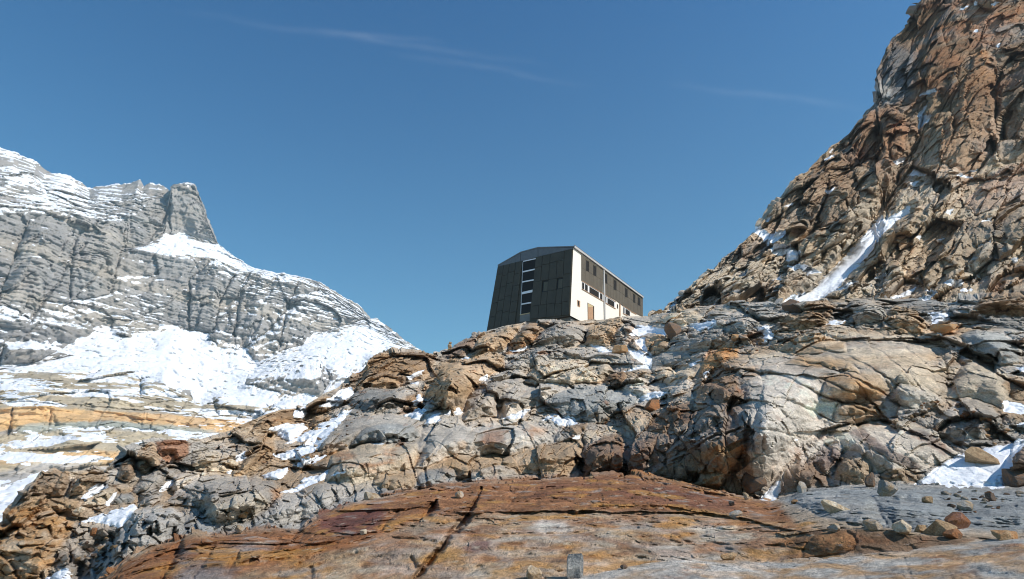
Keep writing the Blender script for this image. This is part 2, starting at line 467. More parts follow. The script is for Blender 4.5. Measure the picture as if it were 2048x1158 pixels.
# ---- rock masses, each outlined where it stands: outline, strength, colour
ROCKS = [
 # far row below the skyline
 ([(680,772),(700,750),(720,737),(740,715),(780,704),(850,702),(876,706),(868,725),(850,745),(830,760),(790,772),(750,778),(720,788)],1.1,'dtan'),
 ([(735,760),(770,748),(805,757),(800,772),(765,782),(735,778)],.7,'tan'),
 ([(885,706),(905,695),(940,676),(955,670),(950,690),(930,712),(900,716)],.9,'brown'),
 ([(945,712),(955,672),(985,660),(1015,650),(1050,645),(1030,672),(1005,705),(975,716)],1.2,'tan'),
 ([(1010,712),(1030,675),(1055,645),(1100,641),(1085,665),(1062,690),(1035,712)],1.0,'dtan'),
 ([(1065,692),(1085,662),(1110,640),(1140,641),(1170,652),(1168,680),(1150,694),(1105,702)],1.1,'grey'),
 ([(1165,690),(1178,655),(1212,640),(1240,632),(1250,650),(1245,680),(1210,692)],1.0,'tan'),
 ([(1225,690),(1240,650),(1262,640),(1275,660),(1272,685),(1255,698)],.9,'grey'),
 ([(1000,745),(1030,712),(1075,695),(1150,694),(1210,700),(1240,708),(1235,722),(1180,722),(1110,722),(1065,735),(1030,750)],1.1,'grey'),
 ([(1040,762),(1060,738),(1100,722),(1160,718),(1215,720),(1225,742),(1205,762),(1140,768),(1080,762)],1.2,'cream'),
 ([(845,770),(860,745),(880,722),(915,712),(960,706),(1008,712),(1010,738),(970,760),(940,780),(925,822),(898,832),(878,815),(865,800),(848,788)],1.3,'tan'),
 ([(928,838),(932,800),(955,775),(985,748),(1010,736),(1040,740),(1058,760),(1045,785),(1005,802),(995,828),(960,834)],1.2,'grey'),
 ([(998,806),(1008,780),(1035,768),(1100,762),(1145,765),(1150,785),(1110,802),(1080,812),(1050,822),(1010,830)],1.2,'lgrey'),
 ([(1085,818),(1110,790),(1150,768),(1210,768),(1260,780),(1285,798),(1270,812),(1235,826),(1200,842),(1150,838)],1.3,'blue'),
 ([(1243,772),(1260,756),(1290,757),(1312,770),(1318,786),(1290,796),(1258,792)],1.1,'white'),
 ([(1308,752),(1328,734),(1372,731),(1394,744),(1376,768),(1330,768)],1.0,'cream'),
 ([(1322,776),(1350,758),(1382,756),(1390,772),(1362,786),(1330,790)],.9,'white'),
 ([(1205,765),(1220,748),(1250,745),(1252,760),(1235,770)],.9,'brown'),
 ([(1336,696),(1348,672),(1388,657),(1420,650),(1466,664),(1456,686),(1420,697),(1370,704)],1.3,'grey'),
 ([(1296,728),(1325,705),(1370,700),(1420,697),(1412,722),(1335,732)],.9,'grey'),
 ([(1285,705),(1290,682),(1320,672),(1340,680),(1332,700),(1305,712)],.9,'tan'),
 ([(1322,645),(1345,625),(1385,622),(1408,636),(1380,652),(1345,662)],1.0,'cream'),
 ([(1450,665),(1455,640),(1480,618),(1512,622),(1522,650),(1500,668),(1470,672)],1.0,'grey'),
 ([(1560,650),(1572,630),(1605,622),(1640,625),(1658,640),(1650,658),(1600,660)],1.1,'tan'),
 ([(1600,632),(1615,606),(1650,600),(1672,612),(1660,636),(1628,640)],1.0,'dtan'),
 ([(1680,628),(1700,600),(1735,595),(1762,612),(1775,640),(1740,650),(1700,642)],1.0,'grey'),
 ([(1765,640),(1790,612),(1830,618),(1855,650),(1840,672),(1800,668)],1.0,'tan'),
 ([(1858,652),(1880,648),(1918,652),(1905,664),(1870,664)],.8,'orange'),
 ([(1935,652),(1960,634),(2060,632),(2060,664),(1990,656)],1.1,'dblue'),
 ([(1920,668),(1955,656),(2008,668),(2040,690),(2044,722),(2000,726),(1960,704),(1930,688)],1.4,'blue'),
 ([(1862,662),(1890,660),(1930,690),(1960,712),(1990,735),(1960,742),(1920,720),(1885,690)],1.0,'grey'),
 ([(1940,632),(1960,600),(2000,580),(2060,572),(2060,632),(1990,636)],1.1,'dtan'),
 # left middle
 ([(690,800),(715,782),(755,772),(790,776),(800,792),(788,812),(760,822),(735,824),(702,816)],1.2,'dblue'),
 ([(745,825),(770,795),(800,785),(815,800),(812,820),(790,828)],.9,'grey'),
 ([(800,812),(815,790),(838,780),(850,800),(842,815),(820,820)],.8,'dtan'),
 ([(630,900),(645,870),(662,850),(700,832),(745,826),(790,827),(832,838),(850,848),(838,872),(800,882),(740,888),(690,898),(650,912)],1.2,'grey'),
 ([(700,890),(725,860),(770,845),(830,848),(842,870),(820,885),(760,890)],.8,'blue'),
 ([(498,864),(520,838),(560,820),(592,820),(590,838),(560,852),(530,860)],1.0,'dtan'),
 ([(610,818),(625,800),(648,790),(668,798),(660,815),(635,822)],.8,'tan'),
 ([(612,846),(630,828),(660,830),(655,848),(630,856)],.8,'tan'),
 ([(462,958),(478,925),(508,882),(530,864),(550,872),(553,897),(536,918),(515,938),(492,952)],1.3,'tan'),
 ([(650,962),(655,938),(664,910),(692,900),(740,888),(785,886),(832,882),(837,900),(826,932),(790,948),(752,958),(700,970)],1.3,'cream'),
 ([(832,936),(838,912),(852,884),(872,865),(908,850),(960,846),(1000,839),(1055,841),(1080,850),(1100,868),(1106,886),(1080,890),(1020,906),(960,908),(918,910),(880,918),(850,934)],1.3,'lgrey'),
 ([(862,934),(900,914),(960,909),(1030,901),(1085,888),(1130,881),(1160,880),(1166,900),(1162,932),(1135,948),(1080,950),(1000,952),(935,958),(900,950),(880,942)],1.2,'tan'),
 ([(1108,880),(1120,858),(1140,850),(1162,858),(1160,880),(1130,884)],.9,'grey'),
 ([(1128,862),(1150,845),(1175,840),(1172,862),(1150,870)],.9,'dtan'),
 ([(830,972),(836,950),(858,936),(890,930),(912,940),(918,956),(896,966),(872,972),(850,977)],1.2,'blue'),
 ([(920,962),(950,945),(1000,932),(1030,940),(1040,958),(1000,964),(950,966)],.9,'lgrey'),
 ([(748,966),(758,946),(798,941),(832,943),(834,962),(826,980),(786,984),(762,978)],1.2,'tan'),
 ([(540,1010),(568,986),(610,976),(650,962),(702,966),(706,988),(672,1002),(640,1022),(600,1040),(562,1052),(530,1045),(528,1024)],1.1,'lgrey'),
 ([(330,1004),(360,976),(392,956),(430,950),(470,954),(512,946),(548,956),(558,976),(550,1002),(522,1022),(472,1040),(430,1048),(398,1018),(368,1012)],1.3,'grey'),
 ([(400,1040),(425,1005),(470,990),(520,985),(540,1005),(515,1030),(470,1045),(430,1052)],.9,'cream'),
 ([(385,938),(386,918),(402,904),(426,900),(452,903),(472,916),(474,936),(450,944),(402,940)],1.2,'cream'),
 ([(452,930),(455,905),(470,902),(484,915),(480,935)],.8,'cream'),
 ([(312,908),(310,886),(342,877),(372,878),(380,894),(378,912),(350,926),(322,926)],1.2,'rust'),
 ([(272,935),(280,905),(300,886),(312,892),(318,920),(302,950),(282,948)],1.0,'tan'),
 ([(236,958),(242,925),(262,912),(275,920),(272,945),(255,968)],1.0,'dtan'),
 ([(262,988),(285,955),(318,930),(362,932),(345,962),(318,985),(290,992)],1.2,'grey'),
 ([(333,974),(350,946),(372,940),(412,941),(410,950),(382,976),(352,988)],1.1,'white'),
 ([(164,1010),(184,986),(210,976),(232,980),(236,992),(210,1007),(186,1012)],1.1,'cream'),
 ([(222,1008),(234,990),(264,988),(272,1000),(262,1010)],1.0,'blue'),
 ([(273,1012),(284,990),(310,978),(326,985),(321,1002),(300,1010)],1.0,'grey'),
 ([(60,988),(65,966),(85,946),(110,937),(140,940),(138,962),(134,986),(120,992),(78,992)],1.3,'dtan'),
 ([(139,992),(141,966),(160,942),(187,936),(216,945),(214,957),(190,972),(166,987)],1.2,'tan'),
 ([(30,1020),(60,994),(130,994),(160,1000),(150,1018),(90,1022)],.8,'tan'),
 ([(-60,1060),(-20,1030),(40,1018),(90,1012),(130,1028),(152,1042),(142,1066),(116,1100),(96,1165),(-60,1170)],1.2,'ochre'),
 ([(225,1134),(243,1060),(262,1020),(300,1010),(342,1011),(366,1026),(366,1060),(350,1082),(300,1092),(264,1104)],1.5,'lgrey'),
 ([(262,1030),(290,1016),(340,1014),(362,1026),(355,1050),(300,1062),(266,1060)],.8,'lgrey'),
 # right: the great dark-flanked outcrop and the domes below it
 ([(1165,958),(1166,892),(1190,872),(1250,846),(1330,812),(1388,782),(1402,738),(1470,697),(1560,682),(1640,652),(1720,647),(1800,660),(1850,682),(1886,722),(1902,782),(1880,818),
   (1820,832),(1700,842),(1642,856),(1602,902),(1562,942),(1532,988),(1440,988),(1380,978),(1300,958),(1250,952)],1.0,None),
 ([(1290,955),(1330,930),(1400,900),(1460,872),(1500,862),(1490,905),(1450,950),(1400,975),(1340,962)],.9,'dtan'),
 ([(1170,948),(1172,895),(1210,868),(1245,862),(1250,890),(1248,948)],1.1,'brown'),
 ([(1215,946),(1230,905),(1290,880),(1320,872),(1305,910),(1280,950)],1.1,'plum'),
 ([(1290,862),(1310,830),(1380,800),(1395,820),(1390,850),(1330,870)],1.0,'brown'),
 ([(1390,862),(1400,820),(1418,798),(1440,812),(1450,840),(1420,862)],1.1,'lgrey'),
 ([(1510,905),(1505,850),(1520,812),(1545,808),(1580,840),(1595,872),(1570,900)],1.0,'lgrey'),
 ([(1390,800),(1400,760),(1440,735),(1470,740),(1490,800),(1450,810)],1.0,'dtan'),
 ([(1395,755),(1410,715),(1450,690),(1480,695),(1478,712),(1430,740)],1.0,'ochre'),
 ([(1560,700),(1580,680),(1640,676),(1690,682),(1692,702),(1640,706),(1590,712)],1.0,'tan'),
 ([(1570,730),(1600,708),(1660,712),(1700,722),(1720,745),(1680,740),(1620,732)],.9,'tan'),
 ([(1640,800),(1655,760),(1700,738),(1760,748),(1780,780),(1760,800),(1700,805)],.9,'tan'),
 ([(1680,830),(1682,808),(1740,796),(1770,806),(1756,824)],.9,'dtan'),
 ([(1668,845),(1676,810),(1720,808),(1770,820),(1760,836),(1700,846)],.9,'tan'),
 ([(1780,800),(1800,770),(1850,775),(1880,800),(1870,818),(1820,822)],.9,'lgrey'),
 ([(1645,884),(1680,852),(1740,839),(1800,841),(1850,860),(1900,888),(1922,906),(1880,930),(1832,946),(1782,954),(1742,946),(1692,912)],1.5,'cream'),
 ([(1668,955),(1674,922),(1690,902),(1720,906),(1740,926),(1740,952),(1726,972),(1700,968)],1.4,'tan'),
 ([(1610,925),(1640,895),(1680,885),(1690,900),(1672,930),(1650,945)],1.1,'plum'),
 ([(1556,990),(1574,942),(1598,920),(1622,925),(1652,950),(1668,972),(1640,976),(1600,980)],1.4,'brown'),
 ([(1755,955),(1780,942),(1830,941),(1848,955),(1830,968),(1780,970)],1.0,'tan'),
 ([(1862,872),(1874,842),(1902,806),(1932,796),(1986,814),(2002,846),(1976,882),(1930,887),(1892,872)],1.1,'lgrey'),
 ([(1930,838),(1955,822),(2000,830),(2008,850),(1985,872),(1950,868)],.9,'grey'),
 ([(1890,800),(1900,760),(1932,722),(1990,722),(2022,760),(2012,822),(1960,802),(1918,796)],1.1,'cream'),
 ([(2000,770),(2020,750),(2060,760),(2060,800),(2030,800)],.9,'tan'),
 ([(2010,945),(2020,920),(2060,890),(2060,960),(2030,965)],1.0,'brown'),
 ([(1380,980),(1400,952),(1440,942),(1450,960),(1440,985)],1.0,'tan'),
 ([(1890,1040),(1940,1018),(2060,1000),(2060,1050),(1960,1054)],.7,None),
 ([(1582,1004),(1640,985),(1735,992),(1772,1045),(1720,1050),(1640,1030)],.6,None),
 ([(1752,1000),(1800,984),(1860,990),(1912,1012),(1900,1042),(1790,1046)],.6,None),
 ([(1730,1150),(1790,1120),(1860,1112),(1930,1128),(1960,1170),(1740,1175)],.5,None),
 ([(1940,1130),(1990,1105),(2060,1090),(2060,1150),(1980,1150)],.5,None),
]
for r_ in ROCKS:
    A.rock(r_[0], amp=r_[1], tint=r_[2])

# the great outcrop's bedding: joints falling to the right
for ln, dp, w in [
 ([(1480,735),(1560,750),(1640,790),(1700,812),(1760,828)],.9,3.0), ([(1560,715),(1640,730),(1720,760),(1790,800)],.8,2.6),
 ([(1500,790),(1580,800),(1660,840),(1690,862)],.9,3), ([(1600,690),(1700,712),(1780,760),(1830,800)],.6,2.4),
 ([(1690,670),(1760,700),(1820,750),(1860,800)],.6,2.4), ([(1740,660),(1810,690),(1860,740),(1885,790)],.6,2.2),
 ([(1500,850),(1560,862),(1610,880)],.7,2.4), ([(1640,760),(1700,780),(1740,800)],.7,2.5), ([(1450,760),(1520,700)],.8,2.5),
 ([(1165,870),(1168,960)],3.0,5), ([(1250,870),(1246,950)],1.0,3), ([(1320,868),(1280,952)],1.2,3), ([(1392,790),(1380,860),(1330,910)],1.2,3.5),
 ([(1500,820),(1490,900),(1455,975)],1.2,3.5), ([(1290,945),(1370,900),(1440,860)],1.0,3), ([(1455,800),(1470,850)],1.2,3), ([(1330,870),(1385,880),(1440,850)],1.2,3.5),
 ([(1340,935),(1420,880),(1490,850)],.8,3), ([(1380,965),(1450,900),(1500,880)],.8,3), ([(1700,870),(1780,920),(1830,945)],.35,2), ([(1730,855),(1800,890),(1860,930)],.3,1.8),
 ([(1120,905),(1160,880)],1.0,3), ([(850,935),(870,900),(905,860)],.7,2.6), ([(960,850),(975,880),(940,905)],.4,2.2), ([(1040,845),(1050,880),(1010,903)],.35,2),
 ([(932,832),(935,790),(965,765),(1000,745)],1.5,4), ([(995,830),(1002,800),(1030,770)],1.2,3.5), ([(850,790),(862,760),(885,730)],1.2,3.5), ([(700,890),(760,885),(830,880)],.5,2.2),
 ([(690,905),(705,915),(712,925)],.5,2.6), ([(138,942),(134,990)],.9,2.6), ([(305,885),(318,925),(300,950)],1.0,3), ([(455,903),(452,940)],.8,2.4),
 ([(385,960),(420,1010),(470,1040)],.5,2.4), ([(460,960),(490,1000),(480,1035)],.4,2.2)]:
    A.crack(ln, dp * (.3 if ln[0][0] < 560 else .6), w)

# ---- foreground slab: ledges, clefts, colours
for ln, h, fd, sg in [
 ([(860,1032),(960,1026),(1024,1024),(1150,1022),(1300,1024),(1410,1026),(1480,1036),(1560,1056),(1630,1070)],.55,26,-1),
 ([(1030,990),(1120,986),(1260,990),(1380,1000)],.12,12,-1), ([(1100,1000),(1200,1003),(1330,1012)],.12,10,-1),
 ([(560,1062),(640,1066),(740,1066),(820,1054)],.25,20,-1), ([(800,1010),(845,1015),(880,1012)],.2,14,-1),
 ([(230,1150),(330,1105),(430,1085),(560,1080),(660,1090)],.3,22,-1), ([(430,1150),(520,1110),(600,1096)],.3,16,-1),
 ([(700,1120),(780,1110),(860,1112)],.1,14,-1), ([(1180,1085),(1260,1080),(1330,1088)],.06,12,-1), ([(930,1070),(1010,1066),(1080,1070)],.07,12,-1),
 ([(1340,1098),(1380,1105),(1390,1118)],.12,8,-1), ([(1600,1060),(1700,1056),(1860,1070),(1980,1075)],.10,6,-1),
 ([(1770,985),(1790,1010),(1770,1040)],.10,12,1)]:
    A.ledge(ln, h, fd, sg)
for ln, dp, w in [
 ([(962,975),(945,1010),(925,1045),(895,1075),(880,1098),(862,1120),(838,1145),(815,1175)],1.7,5),
 ([(940,1035),(905,1070)],.25,7), ([(872,1000),(860,1020),(838,1042)],1.8,8), ([(800,1020),(775,1045),(760,1062)],.5,5), ([(820,1115),(838,1145)],.3,4),
 ([(1058,975),(1030,990),(1015,1015)],.25,4), ([(372,1062),(360,1095),(330,1140),(320,1165)],.6,6), ([(600,1068),(570,1080),(545,1110)],.3,4),
 ([(1735,985),(1752,1005),(1765,1030),(1776,1052)],.25,4), ([(1805,1110),(1815,1145),(1830,1165)],.10,3), ([(625,1130),(622,1158)],.3,5),
 ([(1190,1000),(1160,1030)],.12,3), ([(1395,1005),(1400,1022)],.12,3), ([(1290,1040),(1300,1075),(1296,1120)],.05,2), ([(430,1092),(400,1130),(385,1160)],.35,5), ([(480,1100),(450,1150)],.3,5)]:
    A.crack(ln, dp, w)
# the lower-left hollow full of rubble
A.rock([(1600,1116),(1615,1085),(1640,1064),(1690,1062),(1710,1080),(1705,1100),(1650,1112)], amp=.8, tint='orange', tw=.7)
pit = [(138,1150),(160,1092),(200,1062),(246,1054),(238,1100),(222,1136),(190,1165),(150,1175)]
idx = bbox_sel(pit, A.ju, A.jv, 20); dd = psdf(pit, A.ju[idx], A.jv[idx])
A.bulk[idx] -= (1.6 * sstep(-4, 22, dd)).astype(f32)
A.paint(pit, 'grey', .7, 8)

A.paint(SLAB, 'tan', .55, 4)
sl = A.slab > .5
stretch = pos0 * np.array([.35, 1.0, 3.0], f32)
for poly, nm, w, sf, nz, sd in [
 ([(600,1064),(640,1030),(760,996),(880,969),(1024,961),(1180,948),(1270,948),(1350,960),(1420,975),(1560,1010),(1600,1060),(1480,1034),(1410,1026),(1150,1022),(1000,1026),(860,1034),(700,1090),(600,1110),(460,1158),(200,1170),(250,1118),(350,1080),(520,1060)],'rust',.85,10,0,1),
 ([(600,1064),(690,1012),(880,969),(1270,948),(1560,1010),(1600,1060),(1410,1024),(1000,1028),(700,1100),(460,1158),(200,1170),(350,1080)],'drust',.6,10,.9,41),
 ([(640,1062),(635,1035),(680,1016),(760,1010),(775,1025),(750,1060),(700,1072)],'purple',.8,8,0,1),
 ([(1050,1000),(1090,965),(1200,958),(1330,965),(1450,1000),(1400,1015),(1200,990)],'purple',.4,14,1.4,43),
 ([(1230,990),(1330,970),(1470,1002),(1470,1022),(1390,1020)],'purple',.4,10,0,43),
 ([(230,1158),(300,1095),(560,1072),(820,1060),(850,1080),(700,1158)],'rust',.75,14,1.5,44),
 ([(330,1175),(360,1100),(470,1080),(560,1092),(470,1175)],'blue',.6,12,.9,45),
 ([(480,1175),(560,1100),(640,1085),(640,1120),(560,1175)],'drust',.75,12,1.0,46),
 ([(690,1175),(740,1090),(900,1050),(1000,1040),(1450,1030),(1660,1062),(1570,1122),(1320,1118),(1140,1158),(1100,1175)],'cream',.45,18,0,1),
 ([(690,1175),(740,1090),(900,1050),(1000,1040),(1450,1030),(1660,1062),(1570,1122),(1320,1118),(1140,1158),(1100,1175)],'ochre',.75,18,1.3,47),
 ([(690,1175),(740,1090),(900,1040),(1000,1030),(1450,1024),(1640,1060),(1560,1120),(1320,1118),(1140,1158)],'rust',.75,18,.8,48),
 ([(690,1175),(740,1090),(900,1050),(1450,1040),(1500,1115),(1140,1158)],'lgrey',.5,18,.7,53),
 ([(920,1065),(960,1045),(1010,1048),(1000,1066),(950,1078)],'drust',.7,8,0,1), ([(925,1100),(960,1080),(985,1085),(975,1100),(940,1110)],'purple',.7,6,0,1),
 ([(1480,1040),(1520,1040),(1520,1060),(1480,1058)],'rust',.6,8,0,1), ([(1230,1085),(1260,1082),(1270,1100),(1235,1098)],'drust',.5,8,0,1),
 ([(1060,1055),(1080,1038),(1130,1045),(1145,1062),(1090,1070)],'white',.7,8,0,1),
 ([(1560,1002),(1610,976),(1900,972),(2060,976),(2900,950),(2900,1030),(2060,1062),(1900,1062),(1760,1056),(1650,1034)],'blue',.85,8,0,1),
 ([(1590,1000),(1650,985),(1760,1020),(1770,1050),(1640,1030)],'lgrey',.6,12,.8,49),
 ([(1760,1040),(1800,1030),(1850,1040),(1840,1052),(1790,1052)],'dblue',.8,6,0,1),
 ([(1600,1060),(1700,1058),(1860,1074),(1980,1076),(1860,1100),(1690,1116),(1560,1124)],'brown',.8,5,0,1),
 ([(1700,1064),(1860,1076),(1840,1098),(1720,1112)],'drust',.7,8,.6,50),
 ([(1110,1178),(1149,1158),(1349,1119),(1536,1127),(1811,1103),(2048,1073),(2900,1020),(2900,1300),(1000,1300)],'lgrey',.95,4,0,1),
 ([(1200,1158),(1349,1122),(1500,1122),(1560,1130),(1500,1170),(1250,1175)],'white',.7,14,0,1),
 ([(1149,1178),(1349,1122),(1811,1106),(2048,1078),(2900,1020),(2900,1300),(1000,1300)],'blue',.45,10,.9,54),
 ([(1149,1178),(1349,1122),(1811,1106),(2048,1078),(2900,1020),(2900,1300),(1000,1300)],'ochre',.7,10,.55,51),
 ([(1860,1130),(1900,1115),(1930,1118),(1960,1150),(1900,1150)],'drust',.7,10,.4,52)]:
    A.paint(poly, nm, w, sf, nz, sd)
for poly, nm, w, sf, nz, sd in [
 ([(662,905),(700,900),(720,918),(760,905),(790,892),(790,935),(740,945),(680,930)],'rust',.6,8,1.5,60),
 ([(970,862),(1000,858),(1010,880),(980,892),(960,885)],'rust',.6,8,0,61), ([(1060,850),(1095,860),(1085,870),(1060,868)],'orange',.5,8,0,1),
 ([(310,888),(345,876),(375,880),(378,892),(330,894)],'drust',.7,5,0,1), ([(-60,1170),(-20,1040),(100,1015),(150,1045),(95,1165)],'cream',.6,14,.8,62),
 ([(545,975),(560,975),(560,1000),(545,1005)],'orange',.6,6,0,1), ([(1400,715),(1440,692),(1480,700),(1440,730)],'orange',.5,8,0,1),
 ([(1170,958),(1180,890),(1300,850),(1390,800),(1400,740),(1480,700),(1500,760),(1500,850),(1540,985),(1300,955)],'dtan',.5,20,3,63),
 ([(1170,958),(1180,890),(1300,850),(1390,800),(1400,740),(1480,720),(1500,850),(1450,985),(1300,955)],'plum',.35,20,2,64),
 ([(1330,960),(1400,900),(1480,880),(1500,930),(1440,985)],'ochre',.4,12,2,65),
 ([(1500,730),(1560,720),(1700,800),(1650,900),(1560,960),(1520,900)],'white',.6,16,0,66), ([(1600,720),(1700,740),(1780,790),(1700,800)],'ochre',.5,14,2,67),
 ([(1560,690),(1720,650),(1850,690),(1900,790),(1800,820),(1740,740)],'cream',.5,20,3,68),
 ([(1650,885),(1740,840),(1850,862),(1920,905),(1830,945),(1690,912)],'white',.6,8,0,69),
 ([(1080,665),(1070,690),(1030,712),(1010,712),(1050,680)],'orange',.5,8,1.5,70), ([(1220,690),(1250,685),(1260,640),(1275,660),(1270,690)],'orange',.3,8,1,71)]:
    A.paint(poly, nm, w, sf, nz, sd)
A.paint([(1575,1116),(1600,1090),(1640,1066),(1690,1062),(1712,1080),(1706,1104),(1650,1114)], 'orange', .7, 6)
A.paint([(1575,1116),(1600,1090),(1640,1066),(1690,1062),(1712,1080),(1706,1104),(1650,1114)], 'drust', .5, 6, .25, 90)
A.paint([(1180,1158),(1349,1121),(1500,1120),(1570,1128),(1530,1175),(1250,1178)], 'white', .6, 10, .5, 91)
for p_ in ([(1355,1140),(1395,1128),(1410,1138),(1370,1150)], [(1240,1160),(1340,1150),(1400,1158),(1330,1175)], [(1840,1112),(1880,1108),(1900,1122),(1850,1126)], [(1960,1100),(2040,1085),(2060,1110),(2000,1120)]):
    A.paint(p_, 'rust', .65, 6, .2, 92)
# dark diagonal bands across the pale striped dome
dome = [(1650,885),(1740,840),(1850,862),(1920,905),(1830,945),(1690,912)]
idx = bbox_sel(dome, A.ju, A.jv, 8); d = psdf(dome, A.ju[idx], A.jv[idx])
q = (A.jv[idx] - .62 * A.ju[idx]) / 15.0
A.tint(idx, (sstep(0, 8, d) * sstep(.25, .8, np.sin(q * 1.3) + .5 * n2[idx]) * .65).astype(f32), 'plum')

# ---- snow lying in the hollows
SNOW_A = [
 [(1828,970),(1850,955),(1900,921),(1930,903),(2000,886),(2060,878),(2060,890),(2032,920),(2016,950),(2006,976),(1900,973)],
 [(1518,999),(1545,972),(1562,962),(1562,984),(1550,1000)],
 [(540,858),(575,845),(605,842),(614,850),(600,866),(578,880),(560,868)],
 [(568,884),(600,868),(650,842),(690,822),(706,820),(672,850),(652,880),(636,902),(602,917),(570,916),(546,908),(580,897),(610,893),(622,880),(600,880)],
 [(700,773),(707,786),(690,802),(666,813),(640,810),(660,796),(690,779)], [(588,822),(613,814),(611,829),(590,832)],
 [(525,946),(575,930),(570,946),(550,956)], [(475,910),(492,902),(490,916),(476,921)], [(588,926),(660,907),(646,918),(600,931)], [(600,960),(656,936),(650,947),(612,964)],
 [(560,985),(600,968),(655,940),(645,958),(600,980)],
 [(162,996),(190,970),(211,961),(216,974),(190,986),(172,1000)], [(160,1046),(190,1030),(230,1020),(263,1011),(272,1015),(256,1040),(240,1056),(214,1047),(188,1042)],
 [(316,982),(340,958),(349,954),(341,970),(325,982)], [(208,1008),(226,988),(236,984),(228,998),(215,1010)], [(450,945),(462,936),(460,948)], [(318,925),(325,925),(322,932)],
 [(86,1160),(115,1145),(131,1137),(143,1146),(140,1165)],
 [(815,753),(840,740),(849,737),(846,748),(825,757)], [(822,764),(838,760),(836,768),(824,770)], [(820,802),(840,787),(845,796),(832,804)], [(806,830),(836,810),(852,821),(838,840)],
 [(850,848),(866,830),(881,827),(879,843),(856,850)], [(909,824),(922,814),(924,826),(914,830)], [(956,759),(976,749),(971,763),(960,764)], [(1018,704),(1055,691),(1050,700)],
 [(1054,692),(1066,681),(1060,694)], [(920,716),(942,712),(940,716)], [(998,836),(1050,820),(1062,817),(1046,832),(1030,837)], [(1082,840),(1110,828),(1146,835),(1162,846),(1122,850),(1106,842)],
 [(1174,689),(1200,692),(1226,703),(1205,705)], [(1260,668),(1275,650),(1306,655),(1332,662),(1332,672),(1300,668),(1280,673)], [(1268,682),(1290,676),(1287,690),(1297,706),(1303,714),(1290,710),(1274,697)],
 [(1251,698),(1280,708),(1302,720),(1300,737),(1270,742),(1250,745),(1286,730),(1265,716)], [(1373,652),(1405,640),(1427,637),(1434,649),(1400,657)], [(1370,727),(1402,720),(1386,732)],
 [(1280,796),(1310,782),(1334,784),(1290,801)], [(1508,653),(1536,650),(1547,670),(1530,682),(1516,682),(1528,666)], [(1650,654),(1665,640),(1692,639),(1682,648)],
 [(1856,628),(1890,624),(1904,633),(1880,641),(1866,652),(1866,636)], [(2028,737),(2060,732),(2060,752)], [(2008,800),(2060,812),(2060,832),(2010,826)], [(1590,880),(1600,876),(1596,884)],
 [(1144,878),(1160,870),(1158,880)], [(660,948),(690,938),(688,944)], [(890,830),(905,822),(902,832)], [(1330,600),(1345,596),(1340,606)], [(610,868),(640,856),(630,870)],
 [(735,888),(760,884),(770,890),(750,894)], [(1405,750),(1420,740),(1412,752)], [(2030,850),(2060,845),(2060,862)], [(1870,660),(1880,655),(1880,668)]]

def snow_mask(S, polys, grow=0.0):
    m = np.full(len(S.U), -99., f32)
    for p in polys:
        idx = bbox_sel(p, S.ju, S.jv, 14)
        if len(idx): m[idx] = np.maximum(m[idx], psdf(p, S.ju[idx], S.jv[idx]) + grow)
    return m + 2.2 * noise(np.stack([S.U, S.V * 1.4, 0 * S.U], 1), 7, 77, 3)

def finish(S, P1, N, disp, snow, thick, name, mat, smooth=(4, 4)):
    pass

# ---- fractured relief
def region_A(poly, soft):
    return sstep(-soft, soft, psdf(poly, A.ju, A.jv))
A.Pb = A.pos()
A.snow = snow_mask(A, SNOW_A)
A.Pbs = A.blur(A.Pb, 1, 1, 1)
NA = A.normals(A.blur(A.Pb, 2, 2, 2))
rr = np.linalg.norm(A.Pb, axis=1)
warp = np.stack([noise(A.Pb, 3.0, 70, 3), noise(A.Pb, 3.0, 73, 3), noise(A.Pb, 3.0, 76, 3)], 1)
PW = A.along(A.Pb, 9, 60, .19) * np.array([1, 1, 1.35], f32) + warp * .14
# bedding planes: flatten the blocks along a plane falling to the right
bx = np.array([.94, 0, -.34], f32); bz = np.array([.34, 0, .94], f32); bz /= np.linalg.norm(bz); by = np.cross(bz, bx)
PB = np.stack([PW @ bx * .72, PW @ by, PW @ bz * 1.0], 1).astype(f32)
far = sstep(20, 34, rr)
b0, cc0, i0 = blocks(PB + 5, 8.5, 100, tilt=.5, crack=.06, cw=.03)
b1, c1, i1 = blocks(PB, 3.0, 101, tilt=.8, crack=.04, cw=.04, step=.9, dome=.12)
b2, c2, i2 = blocks(PB + 31, 1.1, 102, tilt=.8, crack=.04, cw=.05, step=.8)
b3, c3, i3 = blocks(PB + 77, .48, 103, tilt=.7, crack=.03, cw=.09)
b4, c4, i4 = blocks(PB + 7, .21, 104, tilt=.6, crack=.1, cw=.1)
rg = noise(PB, 2.2, 80, 4, ridged=True)
fb = noise(PB, .5, 85, 3)
rough = sstep(-.35, .4, noise(pos0, 11, 88, 3))          # some masses are ice-smoothed, others broken
rough = .35 + .65 * rough
brk = np.zeros(len(rr), f32)
for poly in ([(1165,958),(1166,880),(1300,830),(1400,740),(1480,700),(1500,800),(1520,985),(1380,978)], [(1160,700),(1180,640),(1270,630),(1280,700)], [(138,1150),(160,1092),(250,1050),(240,1110),(190,1165)],
             [(560,850),(690,770),(700,830),(600,900)], [(1400,690),(1470,640),(1700,600),(1870,620),(1850,670),(1560,690)]):
    idx = bbox_sel(poly, A.ju, A.jv, 25); brk[idx] = np.maximum(brk[idx], sstep(-20, 20, psdf(poly, A.ju[idx], A.jv[idx])))
rough = np.maximum(rough, brk)
sm = 1 - sstep(-4, 4, A.snow)
calm = np.zeros(len(rr), f32)
